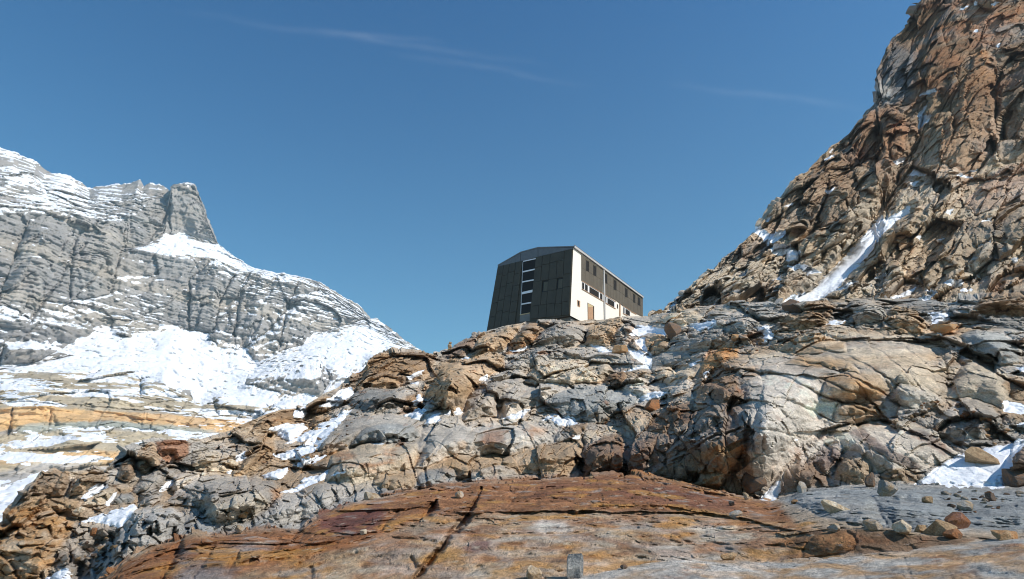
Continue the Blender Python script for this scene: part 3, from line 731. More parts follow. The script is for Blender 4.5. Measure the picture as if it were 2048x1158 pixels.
for poly in ([(1540,760),(1600,700),(1720,655),(1850,690),(1900,790),(1800,825),(1640,850),(1560,940),(1510,900)], [(1650,885),(1740,840),(1850,862),(1920,905),(1830,945),(1690,912)], [(840,930),(880,860),(1060,842),(1100,880),(960,906)], [(225,1134),(243,1060),(262,1020),(342,1011),(366,1060),(300,1092)], [(640,900),(700,832),(830,838),(840,870),(700,896)], [(1890,800),(1932,722),(2022,760),(2012,822)], [(650,960),(664,910),(830,882),(826,932)], [(1920,668),(2008,668),(2044,722),(1960,704)]):
    calm = np.maximum(calm, region_A(poly, 14))
rough = rough * (1 - .55 * calm)
dA = far * (1 - .45 * calm) * (b0 * 8.5 * .12 + b1 * 3.0 * .46 * (.5 + .5 * rough) + b2 * 1.1 * .46 * rough + b3 * .48 * .5 * rough + b4 * .21 * .55 * rough + .05 * rg * rough + .04 * fb)
# ice-polished slab: long grooves, small steps, pits
st = np.stack([pos0[:, 0] * .8 + warp[:, 0] * .3, pos0[:, 1] * .55, pos0[:, 2] * 2.0], 1).astype(f32)
sb, sc, si = blocks(st, .55, 111, tilt=.25, crack=.03, cw=.05)
s2, sc2, si2 = blocks(st * np.array([1.4, 1, 1], f32) + 9, .2, 112, tilt=.4, crack=.1, cw=.1)
sn = noise(st, .30, 113, 4); pit_n = noise(pos0, .30, 117, 3)
dS = sb * .12 + s2 * .05 + .035 * sn - .07 * sstep(.45, .8, pit_n)
bs, csx, isx = blocks(st + 70, 1.7, 120, tilt=.5, crack=.02, cw=.03, step=.5)
und = noise(pos0 * np.array([.6, 1, 1.6], f32), 1.3, 119, 4)
sp = noise(st + 20, .8, 118, 3, ridged=True)
dA = dA * np.clip(rr / 56, .42, 1.15)
disp = dA + (1 - far) * A.slab * (1 - .15 * region_A([(1560,1002),(1610,976),(2060,970),(2900,945),(2900,1300),(1000,1300),(1149,1158),(1536,1127),(1580,1060)], 10)) * (.35 + .65 * sstep(8, 14, rr)) * (dS * .42 + (.06 + .12 * sstep(20.5, 21.5, rr)) * bs + .12 * und - .05 * sstep(.62, .9, sp)) + (1 - far) * (1 - A.slab) * (b3 * .2 + b2 * .3)
top_row = sum(rows_A[:9]) * Q
disp = disp * np.where(rowid > top_row - 1, .12, 1 - .45 * sstep(-24, 0, rowid - top_row))
keep = .42 - .32 * sstep(4, 13, A.snow)
disp = disp * (keep + (1 - keep) * sm)
A.P = A.relief(disp, NA) + NA * (sstep(0, 9, A.snow) * .06 * np.clip(rr / 30, .5, 2))[:, None].astype(f32)

# small-scale colour: joints, blocks, stains, streaks along the bedding
colA = A.col
tone = 1 + (.30 * (i1 - .5) + .26 * (i2 - .5) + .16 * (i3 - .5)) * (far * .9 + .1) + .10 * fb
tone = tone + (1 - far) * A.slab * (.28 * (si - .5) + .22 * (si2 - .5) + .18 * noise(st, .12, 121, 3))
colA = colA * tone[:, None]
stain = noise(PB * np.array([1, 1, 1.2], f32), .9, 131, 4)
m = (sstep(.3, .75, stain) * .45 * far)[:, None]; colA = colA * (1 - m) + PAL['rust'] * m
stain2 = noise(PB + 55, 2.4, 135, 4)
m = (sstep(.4, .85, stain2) * .35 * far)[:, None]; colA = colA * (1 - m) + PAL['ochre'] * m
m = (sstep(.35, .8, noise(PB - 31, 1.6, 137, 4)) * .35 * far)[:, None]; colA = colA * (1 - m) + PAL['dblue'] * m
m = (np.maximum(np.maximum(c2 * .5, c1 * .6), c3 * .4) * far * .1)[:, None]; colA = colA * (1 - m) + PAL['dark'] * m * .8
rz = np.zeros(len(rr), f32); idx = bbox_sel(SLAB, A.ju, A.jv, 5)
rusty = region_A([(600,1064),(640,1030),(760,996),(880,969),(1024,961),(1180,948),(1270,948),(1350,960),(1420,975),(1560,1010),(1660,1062),(1570,1122),(1349,1119),(1149,1158),(1100,1300),(-100,1300),(200,1170),(250,1118),(350,1080),(520,1060)], 8) * (1 - far) * A.slab
s3 = st * np.array([1, 1.2, 1.3], f32)
for off, sc_, lo_, hi_, w_, nm_ in [(3, .5, .3, .65, .5, 'drust'), (40, .9, .1, .5, .7, 'ochre'), (60, .35, .35, .7, .8, 'dbrown'), (80, .6, .3, .6, .55, 'grey'), (95, .22, .5, .85, .6, 'dark'), (110, .28, .4, .7, .6, 'cream')]:
    m = (sstep(lo_, hi_, noise(s3 + off, sc_, 141 + off, 4)) * w_ * rusty)[:, None]; colA = colA * (1 - m) + PAL[nm_] * m
greyz = (1 - far) * A.slab - rusty
for off, sc_, lo_, hi_, w_, nm_ in [(13, .5, .3, .65, .5, 'grey'), (46, .25, .4, .75, .3, 'dblue'), (66, .5, .4, .75, .5, 'tan'), (86, .18, .45, .75, .5, 'white')]:
    m = (sstep(lo_, hi_, noise(s3 + off, sc_, 151 + off, 4)) * w_ * np.clip(greyz, 0, 1))[:, None]; colA = colA * (1 - m) + PAL[nm_] * m
colA = colA * (1 - .06 * far[:, None] * np.array([-1, 0, 1.2], f32))
A.col = np.clip(colA * (1 + .08 * far[:, None]), .015, .8).astype(f32)
A.zbuf(A.P)
# =================================================================== THE RIGHT-HAND RIDGE
SKY_B = [(600,900,90),(1000,760,95),(1200,668,100),(1290,636,108),(1325,622,115),(1340,607,117),(1370,588,121),(1400,562,126),(1415,546,129),(1440,522,134),(1468,500,139),(1480,488,142),(1492,480,144),(1510,462,148),
    (1540,425,155),(1560,398,160),(1590,352,168),(1612,343,172),(1640,312,180),(1660,290,184),(1676,284,187),(1700,265,193),(1720,240,198),(1738,218,203),(1757,202,208),(1763,192,212),(1756,186,216),(1754,172,220),(1757,128,222),
    (1772,92,226),(1790,68,232),(1802,58,236),(1830,22,246),(1845,-4,252),(1862,-60,262),(1900,-170,280),(1960,-240,300),(2048,-290,320),(2400,-420,350),(3200,-700,380)]
def xs_line(fb, gb):
    out = []
    for u, v, r in SKY_B:
        vb = 668 if u > 1290 else v + 30
        if u > 1290: vb = 668 + (u - 1290) * -.01
        out.append((u, vb + (v - vb) * fb, 92 + (r - 92) * gb))
    return out
LB = [xs_line(0, 0), xs_line(.12, .16), xs_line(.35, .38), xs_line(.62, .62), xs_line(.82, .84), xs_line(1, 1),
      lambda e, r, az: (np.arctan2(r * np.tan(e) - 25, r + 60), r + 60), lambda e, r, az: (np.arctan2(r * np.tan(e) - 120, r + 160), r + 160)]
B = Sheet(-8, 72, 1000, LB, [40, 130, 170, 140, 100, 14, 6])
B.jitter(5.0, 203)
b0 = B.P0
n1 = noise(b0 * np.array([1, 1, .8], f32), 24, 221, 4); n2 = noise(b0, 11, 225, 4)
hgt = sstep(50, 120, b0[:, 2] + 14 * n1)
B.col = (PAL['tan'] * (1 - hgt[:, None]) + PAL['dtan'] * hgt[:, None]).astype(f32)
mixin(B, sstep(.1, .5, n2) * .6 * (1 - .6 * hgt), 'cream')
mixin(B, sstep(.1, .5, -n1) * .6, 'grey')
mixin(B, sstep(.25, .65, -n2) * .4, 'rust')
mixin(B, sstep(.1, .6, noise(b0, 15, 229, 3)) * .45, 'pink')
mixin(B, (1 - hgt) * .5, 'cream')
B.col = B.col * 1.05
ROCKS_B = [
 ([(1752,208),(1757,130),(1790,70),(1832,22),(1862,-60),(2000,-250),(2150,-250),(2100,-40),(2040,60),(1990,108),(1935,112),(1905,150),(1882,192),(1835,205),(1795,214),(1768,214)],1.0,'brown'),
 ([(1654,310),(1690,275),(1722,238),(1760,205),(1800,206),(1835,222),(1842,270),(1820,320),(1790,390),(1755,440),(1720,478),(1660,470),(1600,455),(1560,462),(1525,452),(1560,400),(1600,352)],1.0,'brown'),
 ([(1700,270),(1740,225),(1790,215),(1815,250),(1800,320),(1760,345),(1715,330)],.9,'rust'),
 ([(1600,440),(1612,360),(1660,310),(1700,330),(1720,380),(1700,440),(1650,460)],.9,'brown'),
 ([(1880,330),(1895,250),(1925,180),(1950,115),(1972,104),(1992,130),(2000,200),(1992,290),(1960,340),(1920,350)],1.1,'rust'),
 ([(1985,180),(2010,100),(2060,60),(2120,80),(2110,300),(2048,350),(2000,330)],1.0,'brown'),
 ([(1330,622),(1370,590),(1420,548),(1450,525),(1475,535),(1455,570),(1420,600),(1380,625)],1.0,'cream'),
 ([(1420,625),(1450,570),(1490,535),(1540,520),(1575,545),(1560,590),(1500,620)],1.1,'cream'),
 ([(1410,548),(1440,524),(1470,500),(1500,475),(1520,490),(1535,508),(1500,520),(1460,530)],1.0,'dbrown'),
 ([(1560,530),(1572,495),(1600,470),(1640,455),(1662,470),(1640,520),(1600,545)],1.0,'tan'),
 ([(1610,560),(1640,500),(1680,440),(1720,410),(1758,395),(1772,425),(1745,470),(1700,510),(1660,545),(1625,565)],1.2,'cream'),
 ([(1695,560),(1740,500),(1800,440),(1840,420),(1870,440),(1840,490),(1780,550),(1730,580)],1.1,'dtan'),
 ([(1770,440),(1800,380),(1850,350),(1910,345),(1925,390),(1880,420),(1830,430)],1.0,'cream'),
 ([(1810,555),(1840,495),(1900,440),(1960,430),(1990,460),(1960,510),(1900,550),(1850,572)],1.1,'dtan'),
 ([(1925,410),(1960,370),(2010,335),(2060,325),(2060,400),(2000,420),(1950,430)],1.2,'pink'),
 ([(1985,450),(2010,415),(2060,395),(2080,480),(2030,500),(1995,490)],1.0,'dtan'),
 ([(1930,545),(1950,505),(1990,490),(2020,510),(2015,545),(1970,560)],1.0,'grey'),
 ([(1845,600),(1880,570),(1920,545),(1950,560),(1930,590),(1890,605)],.9,'tan'),
 ([(1960,600),(1990,560),(2060,520),(2080,600),(2020,620)],1.0,'dtan'),
 ([(1760,600),(1790,565),(1830,560),(1850,590),(1810,610)],.8,'brown'),
]
for r_ in ROCKS_B:
    B.rock(r_[0], amp=r_[1] * .45, tint=r_[2], tw=.36, mn=1.0)
for ln, dp, w in [([(1872,188),(1848,235),(1832,285),(1800,340),(1770,400),(1745,440),(1700,500),(1640,560),(1580,610)],9,11), ([(1795,345),(1775,300),(1790,250)],4,6), ([(1990,110),(1990,200),(1995,330)],5,7),
    ([(1700,440),(1690,400),(1720,350)],3,5), ([(1600,470),(1640,420),(1660,350)],3,5), ([(1900,350),(1850,440),(1780,520),(1700,590)],3,6), ([(1570,500),(1600,470),(1640,440)],3,6),
    ([(1935,430),(1900,500),(1830,570)],2.5,5), ([(1480,540),(1440,600)],2,5), ([(1560,540),(1520,600)],2,5), ([(1905,150),(1870,230)],4,8), ([(1990,420),(1985,500)],2,5)]:
    B.crack(ln, dp, w)
B.paint([(1752,208),(1757,130),(1790,70),(1800,90),(1835,110),(1830,200),(1780,212)], 'dblue', .7, 14)
B.paint([(1760,200),(1757,165),(1775,150),(1785,165),(1778,195),(1770,206)], 'lgrey', .7, 6)
B.paint([(1830,200),(1840,30),(1900,-50),(2100,-100),(2060,60),(1940,110),(1890,180)], 'rust', .6, 20, 9, 230)
B.paint([(1945,140),(1955,108),(1972,104),(1980,130),(1965,150)], 'orange', .6, 6)
SNOW_B = [
 [(1574,606),(1600,590),(1625,576),(1660,546),(1690,520),(1720,490),(1740,465),(1762,436),(1768,448),(1774,440),(1795,432),(1818,416),(1810,432),(1785,446),(1765,470),(1742,500),(1705,540),(1670,575),(1640,596),(1600,615)],
 [(1508,462),(1520,456),(1534,468),(1560,470),(1576,462),(1572,476),(1556,486),(1535,490),(1528,478)], [(1540,500),(1560,492),(1585,492),(1602,505),(1598,520),(1575,522),(1570,510),(1552,508)], [(1575,530),(1600,535),(1640,545),(1615,552),(1590,545)],
 [(1834,262),(1838,232),(1850,215),(1858,202),(1862,205),(1848,230),(1842,240),(1864,232),(1858,246),(1842,262)], [(1842,190),(1855,184),(1876,184),(1868,191)], [(1900,165),(1912,152),(1908,162)], [(1812,350),(1830,340),(1852,348),(1830,353)],
 [(1905,358),(1925,352),(1948,360),(1930,358)], [(1935,343),(1952,341),(1945,347)], [(1786,322),(1800,316),(1812,318),(1795,328)], [(1815,372),(1835,362),(1830,372)], [(1885,425),(1905,418),(1898,428)], [(1955,495),(1970,488),(1980,492),(1962,497)],
 [(1960,444),(1980,440),(1980,446)], [(1770,605),(1800,590),(1830,570),(1820,585),(1790,605)], [(1830,600),(1870,592),(1850,585),(1875,588),(1860,604)], [(1890,570),(1930,560),(1925,568),(1895,574)], [(1660,585),(1690,572),(1720,565),(1690,582)],
 [(1740,560),(1775,550),(1765,560)], [(1920,578),(1945,580),(1930,584)], [(1680,255),(1700,248),(1690,258)], [(1650,318),(1668,306),(1660,318)], [(1645,380),(1672,374),(1660,384)], [(1570,415),(1585,408),(1578,416)], [(1530,440),(1545,432),(1540,442)],
 [(1330,640),(1345,615),(1352,600),(1350,620)], [(1460,600),(1490,590),(1480,600)], [(1400,622),(1440,606),(1430,616),(1410,626)], [(1830,475),(1845,470),(1840,478)], [(1870,477),(1885,474),(1880,480)], [(1910,20),(1935,16),(1925,22)], [(1980,10),(1998,8),(1985,14)],
 [(1945,62),(1958,58),(1950,66)], [(1990,90),(2000,86),(1995,92)], [(1945,6),(1955,10),(1950,12)], [(1545,560),(1560,552),(1558,565)], [(1480,560),(1495,548),(1490,560)], [(2020,520),(2035,515),(2030,524)], [(1440,585),(1455,575),(1450,588)]]
B.Pb = B.pos()
B.snow = snow_mask(B, SNOW_B, grow=.5)
B.Pbs = B.blur(B.Pb, 1, 1, 1)
NB = B.normals(B.blur(B.Pb, 2, 2, 2))
warp = np.stack([noise(B.Pb, 9, 270, 3), noise(B.Pb, 9, 273, 3), noise(B.Pb, 9, 276, 3)], 1)
PW = B.along(B.Pb, 5, 200, .3) + warp * .5
bx = np.array([.74, 0, .67], f32); bz = np.array([-.67, 0, .74], f32); bz /= np.linalg.norm(bz); by = np.cross(bz, bx)
PB = np.stack([PW @ bx * .75, PW @ by, PW @ bz * 1.0], 1).astype(f32)
b1, c1, i1 = blocks(PB, 10, 301, tilt=.7, crack=.06, cw=.04, step=.9)
b2, c2, i2 = blocks(PB + 31, 4.0, 302, tilt=.7, crack=.05, cw=.05, step=.8)
b3, c3, i3 = blocks(PB + 77, 1.6, 303, tilt=.7, crack=.10, cw=.09)
b4, c4, i4 = blocks(PB + 7, .75, 304, tilt=.7, crack=.10, cw=.09)
rg = noise(PB, 9, 280, 4, ridged=True)
sm = 1 - sstep(-3, 3, B.snow)
disp = b1 * 11 * .36 + b2 * 4.2 * .42 + b3 * 1.6 * .38 + b4 * .75 * .3 + 2 * noise(np.stack([PW[:, 0] - .5 * PW[:, 2], PW[:, 1], PW[:, 2] * .3], 1), 20, 283, 4, ridged=True)
edge = np.ones(len(disp), f32)
gul = snow_mask(B, SNOW_B[:1]); B.snow = np.maximum(B.snow, gul + 3.0); sm = 1 - sstep(-3, 3, B.snow)
disp = disp * (1 - .6 * sstep(-22, 0, gul))
keep = .5 - .42 * sstep(3, 10, B.snow)
disp = disp * (keep + (1 - keep) * sm)
row = np.repeat(np.arange(B.H), B.W); top_row = sum([40, 130, 170, 140, 100]) * Q
disp = disp * np.where(row > top_row - 1, .1, 1 - .6 * sstep(-22, 0, row - top_row))
B.P = B.relief(disp, NB) + NB * (sstep(0, 8, B.snow) * .15)[:, None].astype(f32)
tone = 1 + .24 * (i1 - .5) + .26 * (i2 - .5) + .22 * (i3 - .5) + .12 * (i4 - .5)
cB = B.col * tone[:, None]
m = (sstep(.2, .7, noise(PB, 3.2, 331, 4)) * .35)[:, None]; cB = cB * (1 - m) + PAL['rust'] * m
m = (sstep(.25, .7, noise(PB + 9, 5, 333, 4)) * .5)[:, None]; cB = cB * (1 - m) + PAL['dblue'] * m
m = (np.maximum(np.maximum(c2 * .5, c1 * .6), c3 * .4) * .1)[:, None]; cB = cB * (1 - m) + PAL['dark'] * m * .8
B.col = np.clip(cB, .015, .8).astype(f32)
B.zbuf(B.P)
# =================================================================== THE FAR MOUNTAIN
LC = [
 [(-1800,1183,400),(0,1183,400),(900,1183,420),(2000,1183,500)],
 [(-1800,1085,660),(0,1085,660),(500,1085,700),(900,1080,900),(2000,1050,1200)],
 [(-1800,975,900),(0,968,900),(100,946,920),(300,936,950),(500,930,1000),(900,930,1100),(2000,950,1400)],
 [(-1800,900,1080),(0,876,1080),(50,868,1082),(200,852,1100),(400,866,1120),(500,872,1150),(900,880,1250),(2000,930,1500)],
 [(-1800,850,1112),(0,820,1112),(50,812,1114),(100,810,1117),(130,820,1120),(200,818,1132),(330,828,1152),(450,838,1182),(600,850,1225),(900,865,1300),(2000,920,1550)],
 [(-1800,760,1400),(0,740,1400),(140,740,1420),(250,746,1400),(330,762,1390),(400,800,1350),(480,772,1450),(560,737,1560),(640,714,1650),(740,718,1700),(800,712,1750),(860,740,1800),(2000,900,2000)],
 [(-1800,700,1700),(0,730,1480),(60,728,1500),(140,692,1620),(200,657,1760),(290,665,1790),(350,652,1830),(430,686,1790),(490,694,1790),(510,727,1710),(600,692,1800),(630,668,1900),(720,653,1950),(760,674,1950),(830,701,1950),(860,726,1960),(2000,890,2200)],
 [(-1800,600,1800),(0,612,1630),(140,600,1730),(280,590,1880),(400,592,1900),(500,596,1900),(600,614,1910),(700,634,1980),(760,664,1980),(830,700,1980),(860,724,2000),(2000,880,2300)],
 [(-1800,500,1850),(0,560,1700),(140,532,1800),(280,500,1940),(330,507,1950),(420,512,1950),(480,541,1960),(510,547,1962),(600,564,1960),(640,578,2000),(740,646,2040),(830,699,2010),(860,723,2020),(2000,875,2400)],
 [(-1800,450,1950),(0,520,1760),(140,505,1850),(240,497,1960),(280,490,2040),(355,466,2140),(437,494,2100),(510,543,2000),(600,560,1990),(640,574,2030),(740,643,2070),(830,698.5,2020),(860,722,2025),(2000,872,2430)],
 [(-1800,330,2100),(0,430,1820),(100,425,1900),(190,440,1980),(270,434,2080),(300,444,2120),(335,425,2160),(345,378,2195),(375,370,2200),(388,374,2200),(399,398,2190),(410,424,2172),(415,448,2155),(425,469,2135),(437,492,2118),(510,541,2018),(600,556,2005),(640,572,2045),(740,642,2080),(830,698,2028),(860,721,2030),(2000,870,2460)],
 [(-1800,120,2700),(-600,190,2650),(-200,250,2600),(0,298,2500),(20,303,2490),(32,306,2490),(40,312,2480),(60,320,2470),(72,326,2460),(90,345,2450),(110,349,2440),(130,352,2430),(150,360,2420),(168,374,2410),(180,381,2400),(200,375,2390),
  (222,371,2380),(250,370,2370),(270,366,2360),(278,362,2350),(286,374,2340),(300,370,2330),(318,370,2320),(338,383,2300),(345,372,2230),(375,366,2215),(388,370,2212),(399,394,2205),(410,420,2180),(415,444,2160),(425,465,2140),(437,489,2124),
  (470,514,2080),(510,538,2028),(560,547,2014),(600,554,2012),(630,560,2020),(660,580,2050),(700,603,2070),(718,615,2080),(740,640,2092),(755,641,2092),(780,662,2070),(810,684,2040),(830,697,2032),(860,720,2034),(900,760,2060),(1400,830,2300),(2000,868,2480)],
 lambda e, r, az: (np.arctan2(r * np.tan(e) - 90, r + 150), r + 150), lambda e, r, az: (np.arctan2(np.full_like(r, -60.), r + 900), r + 900)]
C = Sheet(-54, 26, 1120, LC, [16, 50, 50, 40, 60, 56, 60, 50, 30, 44, 70, 10, 8])
C.jitter(5, 403)
# a little relief in the big forms
for p, a in [([(0,600),(60,440),(130,430),(150,480),(120,560),(60,640)],.8), ([(140,600),(150,480),(200,440),(250,440),(240,500),(220,590)],.8), ([(250,500),(260,440),(300,450),(330,460),(290,490)],.7),
    ([(340,470),(342,380),(375,368),(400,396),(436,490),(380,470)],.6), ([(0,735),(10,690),(60,680),(120,690),(145,710),(60,730)],1.0), ([(380,660),(380,560),(430,520),(470,545),(440,600),(425,665)],.7),
    ([(470,700),(480,600),(530,545),(600,560),(560,640),(500,690)],.7), ([(560,700),(580,600),(640,580),(720,640),(640,665),(600,690)],.6), ([(410,665),(440,660),(485,680),(480,700),(440,695)],.9),
    ([(490,770),(500,750),(560,735),(610,720),(640,725),(660,760),(640,795),(580,790),(520,775)],1.2), ([(280,800),(285,750),(330,745),(380,770),(385,805)],.9),
    ([(0,800),(0,770),(120,780),(200,775),(280,790),(370,800),(360,825),(200,815)],.6), ([(425,470+330),(440,775),(500,790),(560,800),(520,830),(440,830)],.7), ([(540,820),(560,800),(640,800),(620,830)],.8)]:
    C.rock(p, amp=a, mn=.8, side=.6)
for ln, dp, w in [([(340,384),(332,430),(300,480)],50,8), ([(262,430),(262,480),(230,520),(150,590)],30,9), ([(130,480),(100,560),(60,650)],24,9), ([(500,545),(470,600),(420,640)],28,7), ([(555,550),(530,600),(505,680)],22,6),
    ([(215,420),(200,470),(180,520)],18,7), ([(100,820),(96,870)],12,3), ([(290,825),(280,865)],10,3), ([(25,820),(15,880)],12,3), ([(150,440),(120,500)],18,6), ([(310,455),(290,480)],20,6),([(390,520),(395,560),(385,600)],12,5)]:
    C.crack(ln, dp * .6, w)
C.Pb = C.pos()
NC = C.normals(C.blur(C.Pb, 3, 3, 2))
c0 = C.Pb
wz = noise(c0, 220, 420, 3)
strat = c0[:, 2] + .12 * c0[:, 0] + 14 * wz
def terrace(h, p):
    t = h / p; k = np.floor(t); f = t - k
    return (sstep(.0, .35, f) - f), k
t1, k1 = terrace(strat, 62); t2, k2 = terrace(strat + 11 * noise(c0, 90, 424, 3), 24); t3, k3 = terrace(strat + 6 * noise(c0, 40, 425, 3), 9.5)
snowfield = snow_mask(C, [
 [(128,692),(200,656),(230,660),(255,690),(262,664),(290,666),(345,652),(352,656),(372,662),(415,668),(418,690),(450,700),(470,700),(492,690),(498,720),(520,735),(555,735),(500,748),(478,760),(490,775),(560,792),(620,790),(640,800),(560,806),(500,812),(440,790),(415,800),(400,815),(380,800),(372,775),(330,752),(280,746),(230,742),(140,738),(-300,738),(-300,728),(60,730),(140,714),(150,704)],
 [(608,692),(627,666),(680,670),(720,652),(750,656),(790,690),(832,699),(742,716),(722,732),(640,712),(560,712)],
 [(280,497),(300,488),(355,464),(372,470),(440,492),(512,539),(560,548),(630,560),(560,552),(480,541),(420,512),(370,512),(330,507)],
 [(-300,985),(0,972),(60,955),(100,938),(100,990),(0,1060),(-300,1080)], [(-300,930),(0,908),(60,885),(110,874),(120,880),(40,905),(-300,945)]], grow=1)
C.snowfield = snowfield
field = sstep(-14, 18, snowfield)
fl = noise(c0 * np.array([1, 1, .22], f32), 60, 430, 4, ridged=True); fl2 = noise(c0 * np.array([1, 1, .3], f32), 22, 434, 3)
w3 = np.stack([noise(c0, 60, 440, 3), noise(c0, 60, 443, 3), noise(c0, 60, 446, 3)], 1)
PW = (c0 + w3 * 6) * np.array([1., .4, .8], f32)
b1, cc1, i1 = blocks(PW, 85, 451, tilt=.5, crack=.0, cw=.05); b2, cc2, i2 = blocks(PW + 31, 30, 452, tilt=.5, crack=.03, cw=.06); b3, cc3, i3 = blocks(PW, 12, 453, tilt=.5, crack=.08, cw=.08)
fl0 = noise(c0 * np.array([1, 1, .16], f32), 150, 437, 4, ridged=True)
dz = 5 * t1 + 6 * t2 + 4.5 * t3 + 13 * fl0 + 7 * fl + 5 * fl2 + b1 * 30 + b2 * 12 + b3 * 6
nearer = np.clip(np.linalg.norm(c0, axis=1) / 1700., .3, 1)
C.Pb = (C.Pb * (1 - field[:, None]) + C.blur(C.Pb, 5, 5, 2) * field[:, None]).astype(f32)
C.Pbs = C.Pb
rip = 5 * noise(c0 * np.array([1, 1, .5], f32), 45, 480, 4) + 1.2 * noise(c0, 12, 481, 3) - 7 * sstep(.6, .95, noise(c0 * np.array([1, 1, .2], f32), 50, 482, 3, ridged=True))
sky_row = sum([16, 50, 50, 40, 60, 56, 60, 50, 30, 44, 70][:11]) * Q
row = np.repeat(np.arange(C.H), C.W)
near_top = 1 - .85 * sstep(-44, 0, row - sky_row)
C.P = C.relief(dz * nearer * near_top * (1 - .95 * field) + rip * field, NC, .12, 2.0)
jag = sstep(-9, 0, row - sky_row)
C.P[:, 2] += jag * (11 * noise(c0 * np.array([1, 1, .2], f32), 34, 495, 4, ridged=True) + 5 * noise(c0 * np.array([1, 1, .3], f32), 11, 496, 2))
nz = C.normals(C.blur(C.P, 1, 1, 1))[:, 2]
# where snow has stuck: ledges and gentle ground, more of it high up and on the left
up = sstep(-120, 700, c0[:, 2])
ph = (strat + 11 * noise(c0, 90, 424, 3)) / 24 % 1.0; ph3 = (strat + 6 * noise(c0, 40, 425, 3)) / 9.5 % 1.0
like = nz - .68 + -.02 + .06 * np.cos(ph * 6.28) + .045 * np.cos(ph3 * 6.28) + .16 * noise(c0, 130, 460, 4) + .10 * noise(c0, 22, 463, 3)
def region(poly, soft):
    return sstep(-soft, soft, psdf(poly, C.ju, C.jv))
like -= .10 * region([(-300,200),(0,298),(180,380),(340,384),(350,420),(270,432),(180,440),(100,425),(-300,460)], 14)
like -= .22 * region([(-300,470),(0,440),(130,440),(270,440),(345,380),(400,380),(440,490),(350,464),(280,495),(240,560),(100,600),(-300,640)], 12)
like -= .10 * region([(140,640),(300,520),(480,550),(520,560),(480,690),(350,650),(200,655)], 12)
like -= .2 * region([(-300,760),(0,745),(260,745),(380,800),(360,828),(-300,815)], 8)
like -= .35 * region([(-300,815),(0,820),(130,812),(450,838),(520,850),(520,874),(400,866),(200,852),(-300,885)], 4)
like -= .07 * region([(-300,885),(200,856),(500,880),(500,935),(-300,960)], 8)
like -= .3 * region([(-300,960),(0,940),(90,925),(160,930),(330,925),(330,960),(-300,1010)], 8)
hs = noise(c0 * np.array([.35, .35, 2.2], f32), 42, 490, 4) + .5 * noise(c0 * np.array([.6, .6, 2], f32), 14, 491, 3)
for poly, bias in (([(-300,748),(0,745),(140,745),(260,752),(330,770),(372,800),(420,808),(560,812),(640,806),(640,850),(440,834),(130,814),(-300,812)], -.02), ([(-300,880),(60,872),(200,858),(500,880),(500,935),(330,925),(-300,950)], -.02), ([(-300,952),(0,930),(60,960),(160,965),(-300,990)], -.1)):
    m_ = region(poly, 7); like = like * (1 - m_) + m_ * (bias + .32 * hs)
like -= .12 * region([(-300,640),(0,640),(140,640),(140,700),(120,720),(-300,725)], 8)
like -= .10 * sstep(-30, 0, row - sky_row)
C.snow = np.maximum(sstep(-.015, .035, like), sstep(-1.5, 1.5, snowfield - 2 + 13 * noise(c0 * np.array([.7, .7, 2.0], f32), 50, 466, 5)))
LCc = dict(a=lin(156,152,148), b=lin(170,160,147), c=lin(136,132,130), o=lin(222,178,120), y=lin(196,178,146), g=lin(172,176,164), w=lin(188,182,176))
kk = (np.abs(k2 * 7919 + 13) % 17) / 17.; kj = (np.abs(k3 * 104729 + 5) % 13) / 13.
cC = np.tile(LCc['a'], (len(c0), 1)).astype(f32)
def mx(c, m): 
    global cC
    cC = cC * (1 - m[:, None]) + c * m[:, None]
mx(LCc['b'], (sstep(.5, .9, kk) * .7).astype(f32)); mx(LCc['c'], (sstep(.55, .95, kj) * .6).astype(f32))
mx(LCc['b'], sstep(0, .6, noise(c0, 160, 470, 3)) * .5)
mx(LCc['c'], region([(-300,640),(0,650),(160,660),(150,715),(-300,730)], 8) * .5)
mx(LCc['y'], region([(-300,745),(0,742),(260,748),(390,800),(640,800),(640,850),(400,830),(-300,815)], 8) * .7)
mx(LCc['o'], region([(-300,816),(0,820),(50,812),(100,810),(130,818),(450,838),(560,850),(560,872),(400,864),(300,852),(200,842),(0,862),(-300,880)], 3) * (.75 + .25 * noise(c0, 40, 474, 3)))
mx(LCc['g'], region([(30,858),(60,848),(200,843),(310,850),(430,862),(400,869),(200,857),(40,872)], 3) * .7)
mx(LCc['y'], region([(-300,890),(200,860),(500,880),(500,935),(-300,960)], 6) * .75)
mx(LCc['o'], region([(-300,930),(0,918),(120,905),(330,905),(330,925),(100,925),(-300,960)], 4) * .55)
mx(LCc['w'], region([(-300,960),(0,945),(90,926),(160,932),(330,925),(330,965),(-300,1010)], 6) * .8)
tone = 1 + .22 * (kj - .5) + .2 * (i2 - .5) + .16 * (i3 - .5) + .10 * fl2
C.col = np.clip(cC * tone[:, None] * 1.0, .02, .8).astype(f32)
